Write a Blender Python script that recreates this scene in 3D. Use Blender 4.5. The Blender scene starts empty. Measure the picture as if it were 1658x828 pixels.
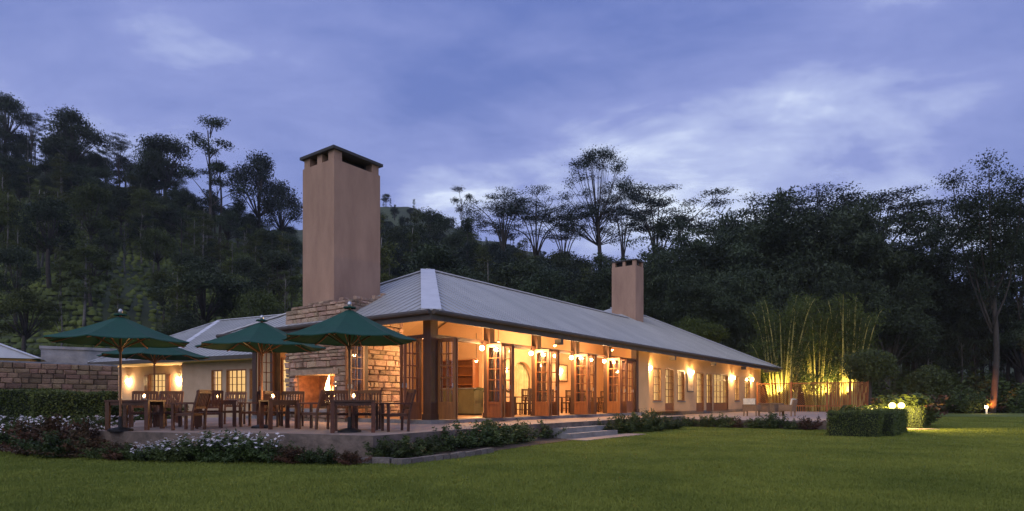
import bpy, math, random
import numpy as np
from mathutils import Vector, Matrix

# ------------------------------------------------------------------ camera, sky, sun, exposure
scene = bpy.context.scene
C = scene.collection
EYE = 1.25                      # eye height above the lawn
FPX, HOR, CX = 1000.0, 648.0, 829.0   # focal length in photo pixels, horizon row, centre column
cam_d = bpy.data.cameras.new('camera')
cam = bpy.data.objects.new('camera', cam_d); C.objects.link(cam)
cam.location = (0, 0, EYE); cam.rotation_euler = (math.radians(90), 0, 0)
cam_d.sensor_width = 36.0; cam_d.lens = 36.0 * FPX / 1658.0
cam_d.shift_y = (HOR - 414.0) / 1658.0
cam_d.clip_end = 3000
scene.camera = cam
scene.view_settings.view_transform = 'Standard'
scene.view_settings.look = 'None'
scene.view_settings.exposure = 0.0
scene.view_settings.gamma = 1.0
scene.cycles.use_denoising = True
scene.cycles.max_bounces = 6
scene.cycles.diffuse_bounces = 3
scene.cycles.transparent_max_bounces = 16
scene.cycles.sample_clamp_indirect = 4.0
scene.cycles.caustics_reflective = False
scene.cycles.caustics_refractive = False

SUN_EL, SUN_AZ = math.radians(38), math.radians(200)   # faint afterglow from behind the camera

def build_world():
    w = bpy.data.worlds.new('World'); scene.world = w; w.use_nodes = True
    nt = w.node_tree; N = nt.nodes; L = nt.links; N.clear()
    out = N.new('ShaderNodeOutputWorld'); bg = N.new('ShaderNodeBackground')
    bg.inputs['Strength'].default_value = 0.1
    L.new(bg.outputs[0], out.inputs[0])
    sky = N.new('ShaderNodeTexSky'); sky.sky_type = 'NISHITA'; sky.sun_disc = False
    sky.sun_elevation = math.radians(1.0); sky.sun_rotation = SUN_AZ; sky.air_density = 1.0; sky.dust_density = 1.0
    sky.ozone_density = 4.0
    tc = N.new('ShaderNodeTexCoord')
    sep = N.new('ShaderNodeSeparateXYZ'); L.new(tc.outputs['Generated'], sep.inputs[0])
    def M(op, a, b=None, c=None):
        m = N.new('ShaderNodeMath'); m.operation = op
        for i, x in enumerate((a, b, c)):
            if x is None: continue
            if isinstance(x, (int, float)): m.inputs[i].default_value = x
            else: L.new(x, m.inputs[i])
        return m.outputs[0]
    zc = M('MAXIMUM', sep.outputs['Z'], 0.0)
    den = M('ADD', zc, 0.22)
    cmb = N.new('ShaderNodeCombineXYZ')
    L.new(M('DIVIDE', sep.outputs['X'], den), cmb.inputs[0]); L.new(M('DIVIDE', sep.outputs['Y'], den), cmb.inputs[1])
    mp = N.new('ShaderNodeMapping'); mp.inputs['Location'].default_value = (18.8, 6.1, 0.0)
    mp.inputs['Rotation'].default_value = (0, 0, 0.5); mp.inputs['Scale'].default_value = (0.8, 1.25, 1)
    L.new(cmb.outputs[0], mp.inputs[0])
    n1 = N.new('ShaderNodeTexNoise'); n1.inputs['Scale'].default_value = 1.15; n1.inputs['Detail'].default_value = 7
    n1.inputs['Roughness'].default_value = 0.52; n1.inputs['Distortion'].default_value = 0.35
    L.new(mp.outputs[0], n1.inputs['Vector'])
    n2 = N.new('ShaderNodeTexNoise'); n2.inputs['Scale'].default_value = 4.2; n2.inputs['Detail'].default_value = 9
    n2.inputs['Roughness'].default_value = 0.62; n2.inputs['Distortion'].default_value = 0.5
    L.new(mp.outputs[0], n2.inputs['Vector'])
    fac = M('ADD', M('MULTIPLY', n1.outputs['Fac'], 0.80), M('MULTIPLY', n2.outputs['Fac'], 0.20))
    # clear-sky gradient: slate violet near the horizon, blue overhead
    gr = N.new('ShaderNodeValToRGB'); L.new(zc, gr.inputs[0])
    e = gr.color_ramp.elements
    e[0].position = 0.0; e[0].color = (0.36, 0.40, 0.66, 1)
    e[1].position = 0.62; e[1].color = (0.075, 0.115, 0.40, 1)
    m_ = gr.color_ramp.elements.new(0.30); m_.color = (0.21, 0.245, 0.53, 1)
    # cloud layer
    cr = N.new('ShaderNodeValToRGB'); L.new(fac, cr.inputs[0])
    e = cr.color_ramp.elements
    e[0].position = 0.37; e[0].color = (0.095, 0.13, 0.37, 1)
    e[1].position = 0.63; e[1].color = (0.66, 0.69, 0.86, 1)
    m_ = cr.color_ramp.elements.new(0.50); m_.color = (0.20, 0.225, 0.50, 1)
    m_ = cr.color_ramp.elements.new(0.57); m_.color = (0.38, 0.41, 0.66, 1)
    mx = N.new('ShaderNodeMix'); mx.data_type = 'RGBA'; mx.inputs[0].default_value = 0.76
    L.new(gr.outputs[0], mx.inputs[6]); L.new(cr.outputs[0], mx.inputs[7])
    sc = N.new('ShaderNodeMix'); sc.data_type = 'RGBA'; sc.blend_type = 'MULTIPLY'; sc.inputs[0].default_value = 1
    L.new(mx.outputs[2], sc.inputs[6]); sc.inputs[7].default_value = (14.8, 15.6, 13.9, 1)
    ad = N.new('ShaderNodeMix'); ad.data_type = 'RGBA'; ad.blend_type = 'ADD'; ad.inputs[0].default_value = 0.06
    L.new(sc.outputs[2], ad.inputs[6]); L.new(sky.outputs[0], ad.inputs[7])
    L.new(ad.outputs[2], bg.inputs['Color'])
build_world()

sun_d = bpy.data.lights.new('sun', 'SUN'); sun_d.energy = 1.2; sun_d.angle = math.radians(60); sun_d.color = (1.0, 0.93, 0.84)
sun = bpy.data.objects.new('sun', sun_d); C.objects.link(sun)
_d = Vector((math.sin(SUN_AZ) * math.cos(SUN_EL), math.cos(SUN_AZ) * math.cos(SUN_EL), math.sin(SUN_EL)))
sun.rotation_euler = _d.to_track_quat('Z', 'Y').to_euler()

# ------------------------------------------------------------------ materials
MATS = {}
HAZE = 0.00022
def mat(name, col, rough=0.8, col2=None, nscale=4.0, bump=0.0, bscale=None, metal=0.0, rand=0.0, spec=0.5, coord='Object', detail=6, nrough=0.6, trans=0.0, stretch=None):
    m = bpy.data.materials.new(name); m.use_nodes = True
    nt = m.node_tree; N = nt.nodes; L = nt.links
    b = N['Principled BSDF']
    b.inputs['Roughness'].default_value = rough; b.inputs['Metallic'].default_value = metal
    b.inputs['Specular IOR Level'].default_value = spec
    tc = N.new('ShaderNodeTexCoord')
    vec = tc.outputs[coord]
    if stretch:
        mp = N.new('ShaderNodeMapping'); mp.inputs['Scale'].default_value = stretch; L.new(vec, mp.inputs[0]); vec = mp.outputs[0]
    col2 = col2 or tuple(c * 0.72 for c in col)
    nz = N.new('ShaderNodeTexNoise'); nz.inputs['Scale'].default_value = nscale; nz.inputs['Detail'].default_value = detail
    nz.inputs['Roughness'].default_value = nrough
    L.new(vec, nz.inputs['Vector'])
    rp = N.new('ShaderNodeValToRGB'); L.new(nz.outputs['Fac'], rp.inputs[0])
    rp.color_ramp.elements[0].position = 0.33; rp.color_ramp.elements[0].color = (*col2, 1)
    rp.color_ramp.elements[1].position = 0.67; rp.color_ramp.elements[1].color = (*col, 1)
    o = rp.outputs[0]
    if rand:
        oi = N.new('ShaderNodeObjectInfo'); hs = N.new('ShaderNodeHueSaturation')
        mr = N.new('ShaderNodeMapRange'); L.new(oi.outputs['Random'], mr.inputs[0])
        mr.inputs[3].default_value = 1 - rand; mr.inputs[4].default_value = 1 + rand
        L.new(mr.outputs[0], hs.inputs['Value']); L.new(o, hs.inputs['Color'])
        mr2 = N.new('ShaderNodeMapRange'); mlt = N.new('ShaderNodeMath'); mlt.operation = 'MULTIPLY'; mlt.inputs[1].default_value = 7.31
        fr = N.new('ShaderNodeMath'); fr.operation = 'FRACT'
        L.new(oi.outputs['Random'], mlt.inputs[0]); L.new(mlt.outputs[0], fr.inputs[0]); L.new(fr.outputs[0], mr2.inputs[0])
        mr2.inputs[3].default_value = 0.5 - rand * 0.06; mr2.inputs[4].default_value = 0.5 + rand * 0.04
        L.new(mr2.outputs[0], hs.inputs['Hue'])
        o = hs.outputs[0]
    L.new(o, b.inputs['Base Color'])
    if bump:
        n2 = N.new('ShaderNodeTexNoise'); n2.inputs['Scale'].default_value = bscale or nscale * 4; n2.inputs['Detail'].default_value = 5
        L.new(vec, n2.inputs['Vector'])
        bp = N.new('ShaderNodeBump'); bp.inputs['Strength'].default_value = bump; bp.inputs['Distance'].default_value = 0.05
        L.new(n2.outputs['Fac'], bp.inputs['Height']); L.new(bp.outputs[0], b.inputs['Normal'])
    if trans:   # thin leaves let light through
        tr = N.new('ShaderNodeBsdfTranslucent'); L.new(o, tr.inputs['Color'])
        ms = N.new('ShaderNodeMixShader'); ms.inputs[0].default_value = trans
        L.new(b.outputs[0], ms.inputs[1]); L.new(tr.outputs[0], ms.inputs[2]); L.new(ms.outputs[0], N['Material Output'].inputs[0])
    MATS[name] = m
    return m

def emit(name, col, strength, see_through=False):
    m = bpy.data.materials.new(name); m.use_nodes = True
    nt = m.node_tree; N = nt.nodes; L = nt.links
    N.remove(N['Principled BSDF'])
    e = N.new('ShaderNodeEmission'); e.inputs[0].default_value = (*col, 1); e.inputs[1].default_value = strength
    if see_through:
        t = N.new('ShaderNodeBsdfTransparent'); a = N.new('ShaderNodeAddShader')
        L.new(e.outputs[0], a.inputs[0]); L.new(t.outputs[0], a.inputs[1]); L.new(a.outputs[0], N['Material Output'].inputs[0])
    else:
        L.new(e.outputs[0], N['Material Output'].inputs[0])
    MATS[name] = m
    return m

def glass(name, tint=(1, 1, 1), refl=0.10):
    m = bpy.data.materials.new(name); m.use_nodes = True
    nt = m.node_tree; N = nt.nodes; L = nt.links
    N.remove(N['Principled BSDF'])
    t = N.new('ShaderNodeBsdfTransparent'); t.inputs[0].default_value = (*tint, 1)
    g = N.new('ShaderNodeBsdfGlossy'); g.inputs['Roughness'].default_value = 0.03
    lw = N.new('ShaderNodeLayerWeight'); lw.inputs[0].default_value = 0.5
    pw = N.new('ShaderNodeMath'); pw.operation = 'POWER'; L.new(lw.outputs['Facing'], pw.inputs[0]); pw.inputs[1].default_value = 4.0
    mm = N.new('ShaderNodeMath'); mm.operation = 'MULTIPLY_ADD'; L.new(pw.outputs[0], mm.inputs[0]); mm.inputs[1].default_value = 0.5; mm.inputs[2].default_value = refl * 0.3
    ms = N.new('ShaderNodeMixShader'); L.new(mm.outputs[0], ms.inputs[0]); L.new(t.outputs[0], ms.inputs[1]); L.new(g.outputs[0], ms.inputs[2])
    L.new(ms.outputs[0], N['Material Output'].inputs[0])
    MATS[name] = m
    return m

mat('lawn', (0.13, 0.175, 0.028), 0.95, (0.075, 0.115, 0.018), 0.55, 0.6, 40)
mat('grass_blade', (0.262, 0.295, 0.056), 0.75, (0.118, 0.156, 0.029), 0.38, detail=11, nrough=0.72, trans=0.25, spec=0.2)
mat('soil', (0.07, 0.045, 0.03), 0.95, None, 6, 0.6)
mat('hill_soil', (0.05, 0.065, 0.022), 0.95, (0.024, 0.034, 0.016), 0.09, 0.8, 0.8)
mat('tea', (0.12, 0.15, 0.022), 0.85, (0.04, 0.062, 0.014), 0.12, 0.9, 5)
mat('paving', (0.36, 0.27, 0.23), 0.8, (0.24, 0.18, 0.155), 1.6, 0.25, 14)
mat('retaining', (0.20, 0.15, 0.125), 0.9, (0.09, 0.072, 0.062), 3.0, 0.7, 9)
mat('step_stone', (0.24, 0.24, 0.25), 0.7, (0.14, 0.14, 0.15), 3, 0.3)
mat('kerb_stone', (0.22, 0.19, 0.17), 0.9, (0.10, 0.09, 0.085), 4, 0.6, rand=0.3)
mat('stucco_pink', (0.42, 0.265, 0.19), 0.92, (0.30, 0.185, 0.135), 1.5, 0.35, 22, stretch=(1.0,1.0,.28))
mat('stucco_cream', (0.60, 0.41, 0.225), 0.92, (0.52, 0.35, 0.19), 1.2, 0.2, 25)
mat('plaster_warm', (0.62, 0.42, 0.27), 0.9, (0.55, 0.36, 0.22), 1.0, 0.1, 20)
mat('coping', (0.055, 0.052, 0.052), 0.8, None, 4, 0.3)
mat('flue_dark', (0.015, 0.014, 0.014), 0.95)
mat('roof_metal', (0.43, 0.425, 0.41), 0.42, (0.31, 0.31, 0.305), 0.5, 0.15, 3, metal=0.0, spec=0.6, detail=9, nrough=0.7, stretch=(1.6, 0.5, 0.5))
mat('ridge_cap', (0.58, 0.58, 0.62), 0.45, (0.48, 0.48, 0.52), 2)
mat('fascia', (0.075, 0.062, 0.055), 0.7, None, 3, 0.2)
mat('soffit', (0.76, 0.56, 0.35), 0.8, (0.66, 0.47, 0.28), 1.3, 0.15, 8, stretch=(9, 0.5, 0.5))
mat('rafter', (0.62, 0.42, 0.24), 0.7, None, 4)
mat('post_wood', (0.085, 0.038, 0.020), 0.5, (0.05, 0.022, 0.012), 3, 0.25, 14, stretch=(4, 4, 0.5))
mat('door_wood', (0.30, 0.115, 0.035), 0.45, (0.19, 0.068, 0.022), 3, 0.15, 16, rand=0.12, stretch=(5, 5, 0.6))
mat('teak', (0.105, 0.034, 0.013), 0.5, (0.055, 0.018, 0.008), 5, 0.2, 20, rand=0.15)
mat('canopy', (0.002, 0.058, 0.038), 0.9, (0.0015, 0.045, 0.031), 2.5, 0.2, 30)
mat('pole_wood', (0.24, 0.105, 0.045), 0.45, None, 5)
mat('dark_metal', (0.03, 0.03, 0.032), 0.5, None, 6, metal=0.6)
mat('steel', (0.55, 0.55, 0.56), 0.35, None, 6, metal=0.8)
mat('mortar', (0.25, 0.20, 0.15), 0.95, None, 8, 0.4)
mat('stone', (0.50, 0.36, 0.26), 0.9, (0.30, 0.205, 0.145), 5.0, 0.6, 18, rand=0.36)
mat('garden_stone', (0.38, 0.24, 0.15), 0.95, (0.17, 0.11, 0.075), 4.0, 0.7, 14, rand=0.38)
mat('firebrick', (0.42, 0.20, 0.10), 0.95, (0.20, 0.09, 0.05), 5, 0.3)
mat('log', (0.12, 0.06, 0.03), 0.9, (0.02, 0.012, 0.01), 8, 0.5)
mat('floor_tile', (0.42, 0.24, 0.13), 0.35, (0.30, 0.16, 0.08), 2.5, 0.05)
mat('bar_green', (0.17, 0.155, 0.075), 0.6, None, 3)
mat('curtain', (0.80, 0.70, 0.45), 0.9, None, 4)
mat('paper', (0.62, 0.50, 0.35), 0.8, (0.40, 0.27, 0.16), 3.0)
mat('board', (0.16, 0.14, 0.12), 0.6, None, 9)
mat('concrete', (0.34, 0.33, 0.35), 0.9, (0.20, 0.20, 0.22), 1.5, 0.4)
mat('cushion', (0.70, 0.66, 0.58), 0.9, (0.42, 0.42, 0.42), 14, 0.2)
mat('wicker', (0.27, 0.175, 0.115), 0.8, (0.14, 0.09, 0.06), 30, 0.8, 60)
mat('wing_stucco', (0.50, 0.35, 0.25), 0.92, (0.42, 0.29, 0.20), 1.2, 0.2, 25)
mat('lattice_wood', (0.40, 0.135, 0.038), 0.7, (0.26, 0.085, 0.025), 4, 0.2)
mat('leaf_forest', (0.050, 0.070, 0.032), 0.75, (0.020, 0.030, 0.018), 0.35, rand=0.35, trans=0.15, spec=0.25)
mat('leaf_olive', (0.10, 0.12, 0.03), 0.75, (0.04, 0.054, 0.018), 0.4, rand=0.35, trans=0.15, spec=0.25)
mat('leaf_blue', (0.036, 0.052, 0.040), 0.75, (0.016, 0.025, 0.022), 0.3, rand=0.3, trans=0.12, spec=0.25)
mat('leaf_bamboo', (0.062, 0.085, 0.042), 0.7, (0.024, 0.036, 0.022), 0.25, rand=0.2, trans=0.15, spec=0.25)
mat('leaf_garden', (0.080, 0.115, 0.030), 0.6, (0.022, 0.040, 0.012), 3.0, rand=0.3, trans=0.2, spec=0.35)
mat('leaf_hedge', (0.12, 0.155, 0.032), 0.6, (0.030, 0.052, 0.014), 3.0, rand=0.2, trans=0.2, spec=0.35)
mat('leaf_red', (0.135, 0.060, 0.034), 0.65, (0.045, 0.040, 0.018), 2.5, rand=0.2, trans=0.2, spec=0.3)
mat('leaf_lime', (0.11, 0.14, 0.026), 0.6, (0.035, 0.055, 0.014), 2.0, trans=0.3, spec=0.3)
mat('bark', (0.06, 0.048, 0.04), 0.9, (0.035, 0.03, 0.026), 2.5, 0.6, 9)
mat('bark_pale', (0.17, 0.155, 0.14), 0.85, (0.08, 0.075, 0.068), 1.5, 0.5, 6)
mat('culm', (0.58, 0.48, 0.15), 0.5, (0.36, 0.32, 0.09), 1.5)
mat('culm_dark', (0.07, 0.08, 0.035), 0.6, None, 1.5)
mat('petal_white', (0.82, 0.78, 0.80), 0.7, (0.66, 0.62, 0.68), 20, trans=0.3)
mat('petal_orange', (0.80, 0.30, 0.05), 0.7, None, 20, trans=0.3)
mat('petal_pink', (0.72, 0.42, 0.34), 0.7, None, 20, trans=0.3)
mat('white_paint', (0.75, 0.73, 0.70), 0.5, None, 8)
mat('core_dark', (0.018, 0.028, 0.012), 0.95, None, 3)
emit('bulb', (1.0, 0.66, 0.30), 26, True)
emit('bulb_soft', (1.0, 0.62, 0.26), 12, True)
emit('globe_amber', (1.0, 0.60, 0.17), 4.5, True)
emit('candle_glow', (1.0, 0.50, 0.16), 10, True)
emit('flame', (1.0, 0.47, 0.12), 9)
emit('flame_core', (1.0, 0.70, 0.32), 14)
emit('curtain_glow', (1.0, 0.60, 0.22), 1.05)  # cloth emits by itself, no lamp stands in the rooms behind
emit('curtain_glow_dim', (1.0, 0.58, 0.22), 0.8)
glass('pane_glass')

# ------------------------------------------------------------------ mesh helpers
class MB:
    def __init__(s): s.v = []; s.f = []
    def add(s, vs, fs):
        n = len(s.v); s.v += [tuple(p) for p in vs]; s.f += [tuple(i + n for i in f) for f in fs]; return s
    def box(s, x0, x1, y0, y1, z0, z1):
        return s.add([(x0,y0,z0),(x1,y0,z0),(x1,y1,z0),(x0,y1,z0),(x0,y0,z1),(x1,y0,z1),(x1,y1,z1),(x0,y1,z1)],
                     [(0,3,2,1),(4,5,6,7),(0,1,5,4),(1,2,6,5),(2,3,7,6),(3,0,4,7)])
    def bar(s, a, b, w, h, up=(0,0,1)):
        a = Vector(a); b = Vector(b); d = (b - a).normalized(); up = Vector(up)
        if abs(d.dot(up)) > 0.98: up = Vector((1,0,0))
        sx = d.cross(up).normalized() * (w / 2); sy = sx.cross(d).normalized() * (h / 2)
        vs = []
        for p in (a, b): vs += [p - sx - sy, p + sx - sy, p + sx + sy, p - sx + sy]
        return s.add(vs, [(0,1,2,3),(7,6,5,4),(0,4,5,1),(1,5,6,2),(2,6,7,3),(3,7,4,0)])
    def tube(s, path, radii, n=8, cap=True):
        path = [Vector(p) for p in path]; rings = []
        ref = Vector((1, 0, 0))
        for i, p in enumerate(path):
            d = (path[min(i+1, len(path)-1)] - path[max(i-1, 0)])
            d = d.normalized() if d.length > 1e-9 else Vector((0,0,1))
            a = d.cross(ref)
            if a.length < 0.1: a = d.cross(Vector((0,1,0)))
            a.normalize(); b = d.cross(a)
            r = radii[i] if not isinstance(radii, (int, float)) else radii
            rings.append([p + (a * math.cos(2*math.pi*k/n) + b * math.sin(2*math.pi*k/n)) * r for k in range(n)])
        vs = [q for r in rings for q in r]; fs = []
        for i in range(len(rings)-1):
            for k in range(n):
                fs.append((i*n+k, i*n+(k+1)%n, (i+1)*n+(k+1)%n, (i+1)*n+k))
        if cap: fs.append(tuple(reversed(range(n)))); fs.append(tuple(range((len(rings)-1)*n, len(rings)*n)))
        return s.add(vs, fs)
    def lathe(s, prof, n=16, c=(0,0,0)):
        vs = []; fs = []
        for r, z in prof:
            for k in range(n):
                a = 2*math.pi*k/n; vs.append((c[0]+r*math.cos(a), c[1]+r*math.sin(a), c[2]+z))
        for i in range(len(prof)-1):
            for k in range(n): fs.append((i*n+k, i*n+(k+1)%n, (i+1)*n+(k+1)%n, (i+1)*n+k))
        return s.add(vs, fs)
    def poly(s, pts): return s.add(pts, [tuple(range(len(pts)))])
    def ball(s, c, r, n=10, m=6, sz=1.0):
        return s.lathe([(max(1e-4, r*math.sin(math.pi*i/m)), -r*sz*math.cos(math.pi*i/m)) for i in range(m+1)], n, c)
    def mesh(s, name, m, smooth=False):
        me = bpy.data.meshes.new(name); me.from_pydata(s.v, [], s.f); me.update()
        me.materials.append(MATS[m])
        if smooth: me.polygons.foreach_set('use_smooth', [True]*len(me.polygons))
        return me
    def build(s, name, m, parent=None, smooth=False):
        return put(name, s.mesh(name, m, smooth), parent)

def put(name, me, parent=None, loc=None, rot=None, scale=None):
    o = bpy.data.objects.new(name, me); C.objects.link(o)
    if parent: o.parent = parent
    if loc is not None: o.location = loc
    if rot is not None: o.rotation_euler = rot
    if scale is not None: o.scale = scale if hasattr(scale, '__len__') else (scale,)*3
    return o
def tag(o, label, cat, group=None, kind=None):
    if label: o['label'] = label
    if cat: o['category'] = cat
    if group: o['group'] = group
    if kind: o['kind'] = kind
    return o
def thing(name, label, cat, loc=(0,0,0), rz=0.0, group=None, scale=None):
    o = bpy.data.objects.new(name, None); C.objects.link(o); o.location = loc; o.rotation_euler = (0,0,rz)
    o.empty_display_size = 0.3
    if scale: o.scale = scale if hasattr(scale, '__len__') else (scale,)*3
    return tag(o, label, cat, group)
def copy_tree(o, parent=None):
    c = o.copy(); C.objects.link(c); c.parent = parent
    for ch in o.children: copy_tree(ch, c)
    return c
def struct(o): o['kind'] = 'structure'; return o
def stuff(o): o['kind'] = 'stuff'; return o

def P(px, d, z=0.0):          # ground point seen in photo column px at depth d
    return Vector(((px - CX) / FPX * d, d, z))
def Zat(py, d): return EYE + (HOR - py) / FPX * d

def quads_mesh(name, cen, nx, ny, m):     # one diamond leaf per centre; nx, ny half-axes (N x 3)
    n = len(cen)
    v = np.empty((n, 4, 3), np.float32)
    v[:,0] = cen - ny; v[:,1] = cen + nx; v[:,2] = cen + ny; v[:,3] = cen - nx
    return raw_mesh(name, v.reshape(-1,3), np.arange(4*n, dtype=np.int32), np.full(n, 4, np.int32), m)
def raw_mesh(name, v, idx, sizes, m):
    me = bpy.data.meshes.new(name)
    me.vertices.add(len(v)); me.vertices.foreach_set('co', np.ascontiguousarray(v, np.float32).ravel())
    me.loops.add(len(idx)); me.loops.foreach_set('vertex_index', np.ascontiguousarray(idx, np.int32))
    me.polygons.add(len(sizes))
    st = np.zeros(len(sizes), np.int32); st[1:] = np.cumsum(sizes)[:-1]
    me.polygons.foreach_set('loop_start', st); me.polygons.foreach_set('loop_total', np.ascontiguousarray(sizes, np.int32))
    me.update(calc_edges=True); me.materials.append(MATS[m])
    return me
def unit(a): return a / np.maximum(np.linalg.norm(a, axis=1, keepdims=True), 1e-6)
def leaves(name, cen, size, m, rng, aspect=0.5, droop=0.0, flat=0.0, up=0.0):
    n = len(cen)
    a = rng.normal(size=(n,3)); a[:,2] = a[:,2]*(1-flat) - droop; a = unit(a)
    b = unit(np.cross(a, rng.normal(size=(n,3)) + np.array([0,0,up])))
    s = size * rng.uniform(0.55, 1.25, (n,1))
    return quads_mesh(name, cen.astype(np.float32), b*s*aspect*0.5, a*s*0.5, m)
def blob_points(blobs, n, rng, shell=0.45):
    B = np.array(blobs, float)            # x y z rx ry rz
    w = (B[:,3]*B[:,4] + B[:,3]*B[:,5] + B[:,4]*B[:,5]); w /= w.sum()
    k = rng.choice(len(B), n, p=w)
    d = unit(rng.normal(size=(n,3))); r = rng.uniform(0,1,(n,1))**shell
    return B[k,:3] + d*r*B[k,3:6]

# ------------------------------------------------------------------ terrain
SP = [(-1.6,.42),(-.95,.41),(-.829,.405),(-.72,.385),(-.6,.345),(-.45,.295),(-.36,.28),(-.2,.322),(-.13,.30),(-.06,.27),(.05,.235),(.2,.18),(.4,.11),(.8,.10),(1.6,.10)]
DP = [(-1.6,150),(-.6,165),(-.45,190),(-.36,230),(-.2,290),(1.6,290)]
def hill(X, Y):
    X = np.asarray(X, float); Y = np.asarray(Y, float)
    p = X / np.maximum(Y, 20)
    s = np.interp(p, *zip(*SP)); D = np.interp(p, *zip(*DP))
    t = np.clip((Y - 58) / (D - 58), 0, 1.35)
    h = s * D * np.where(t < 1, t**1.12, 1 - (t-1)*0.35)
    return h + np.clip(t*6, 0, 1) * (1.3*np.sin(X*.13+1)*np.cos(Y*.11) + .8*np.sin(X*.31+Y*.23))
def hz(x, y): return float(hill(x, y)) if y > 58 else 0.0

def build_ground():
    xs = np.linspace(-400, 400, 60); ys = np.linspace(-400, 66, 40)
    v = [(x, y, 0.0) for y in ys for x in xs]; nx = len(xs)
    f = [(j*nx+i, j*nx+i+1, (j+1)*nx+i+1, (j+1)*nx+i) for j in range(len(ys)-1) for i in range(nx-1)]
    MBx = MB(); MBx.add(v, f); struct(MBx.build('lawn', 'lawn'))
    xs = np.concatenate([np.linspace(-620, -300, 12), np.linspace(-290, 290, 150), np.linspace(300, 640, 12)])
    ys = np.concatenate([np.linspace(56, 320, 110), np.linspace(330, 600, 12)])
    XX, YY = np.meshgrid(xs, ys); ZZ = hill(XX, YY) + np.where(YY < 66, -0.35, 0.0)
    nx = len(xs); V = np.stack([XX, YY, ZZ], -1).reshape(-1, 3)
    i, j = np.meshgrid(np.arange(nx-1), np.arange(len(ys)-1)); a = (j*nx+i).ravel()
    idx = np.stack([a, a+1, a+nx+1, a+nx], 1).ravel()
    me = raw_mesh('hillside', V, idx, np.full(len(a), 4, np.int32), 'hill_soil')
    me.polygons.foreach_set('use_smooth', [True]*len(me.polygons))
    struct(put('hillside', me))
build_ground()

# building frame: origin at the corner post, x runs down the long front, y along the gable-end front
ROT = math.radians(53.5)
U = Vector((math.cos(ROT), math.sin(ROT), 0)); Vv = Vector((-math.sin(ROT), math.cos(ROT), 0))
C0 = Vector((-2.60, 19.7, 0))
def G(u, v, z=0.0): return C0 + U*u + Vv*v + Vector((0,0,z))
TZ, FZ, PZ = 0.5, 0.62, 0.35      # terrace, indoor floor, far patio

# terrace outline in the building frame (front edge bowed)
TER = [(-5.6,-3.75),(-6.15,-1.5),(-7.5,0.9),(-8.15,3.0),(-8.3,5.0),(-7.8,7.2),(-6.6,9.2),(-3.0,11.5),(0.2,12.5),(0.2,-0.3),(14.2,-0.3),(14.2,-2.95),(0.0,-2.95),(-2.5,-3.4)]
PAT = [(14.2,-3.0),(14.2,-9.4),(38.4,-9.4),(38.4,0.3),(14.2,0.3)]
def in_poly(x, y, poly):
    x = np.asarray(x); y = np.asarray(y); c = np.zeros(x.shape, bool); n = len(poly); j = n-1
    for i in range(n):
        xi, yi = poly[i]; xj, yj = poly[j]
        cond = ((yi > y) != (yj > y)) & (x < (xj-xi)*(y-yi)/((yj-yi) if abs(yj-yi) > 1e-9 else 1e-9) + xi)
        c ^= cond; j = i
    return c
def to_local(X, Y):
    dx = X - C0.x; dy = Y - C0.y
    return dx*U.x + dy*U.y, dx*Vv.x + dy*Vv.y

def slab(name, pts, z0, z1, mtop, mside):
    m = MB(); n = len(pts)
    W = [G(u, v) for u, v in pts]
    area = sum(W[i].x*W[(i+1)%n].y - W[(i+1)%n].x*W[i].y for i in range(n))
    if area < 0: W.reverse()
    m.poly([(p.x, p.y, z1) for p in W])
    top = struct(m.build(name, mtop))
    m = MB()
    for i in range(n):
        a, b = W[i], W[(i+1)%n]
        m.add([(a.x,a.y,z0),(b.x,b.y,z0),(b.x,b.y,z1),(a.x,a.y,z1)], [(0,1,2,3)])
    w = m.build(name + '_edge', mside); struct(w)
    return top
slab('terrace', TER, -0.1, TZ, 'paving', 'retaining')
slab('patio', PAT, -0.1, PZ, 'paving', 'retaining')

# ------------------------------------------------------------------ stone laying
rnd = random.Random(7)
def stone_proto(seed):
    r = random.Random(seed); j = lambda a: r.uniform(-a, a)
    m = MB()      # unit block, front towards -x, outer edge softened
    b = [(0.5,-.5,-.5),(0.5,.5,-.5),(0.5,.5,.5),(0.5,-.5,.5)]
    e = [(-.28+j(.05), sy*(.5-abs(j(.03))), sz*(.5-abs(j(.05)))) for sy, sz in ((-1,-1),(1,-1),(1,1),(-1,1))]
    f = [(-.5+j(.14), sy*(.42+j(.03)), sz*(.37+j(.05))) for sy, sz in ((-1,-1),(1,-1),(1,1),(-1,1))]
    m.add(b+e+f, [(0,1,2,3)] + [(i,(i+1)%4+0,(i+1)%4+4,i+4)[::-1] for i in range(4)] + [(i+4,(i+1)%4+4,(i+1)%4+8,i+8)[::-1] for i in range(4)] + [(8,11,10,9)])
    return m
STONE = {}
def stone_me(kind, k):
    if (kind, k) not in STONE: STONE[(kind, k)] = stone_proto(k*13+5).mesh('stone', kind)
    return STONE[(kind, k)]
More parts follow.
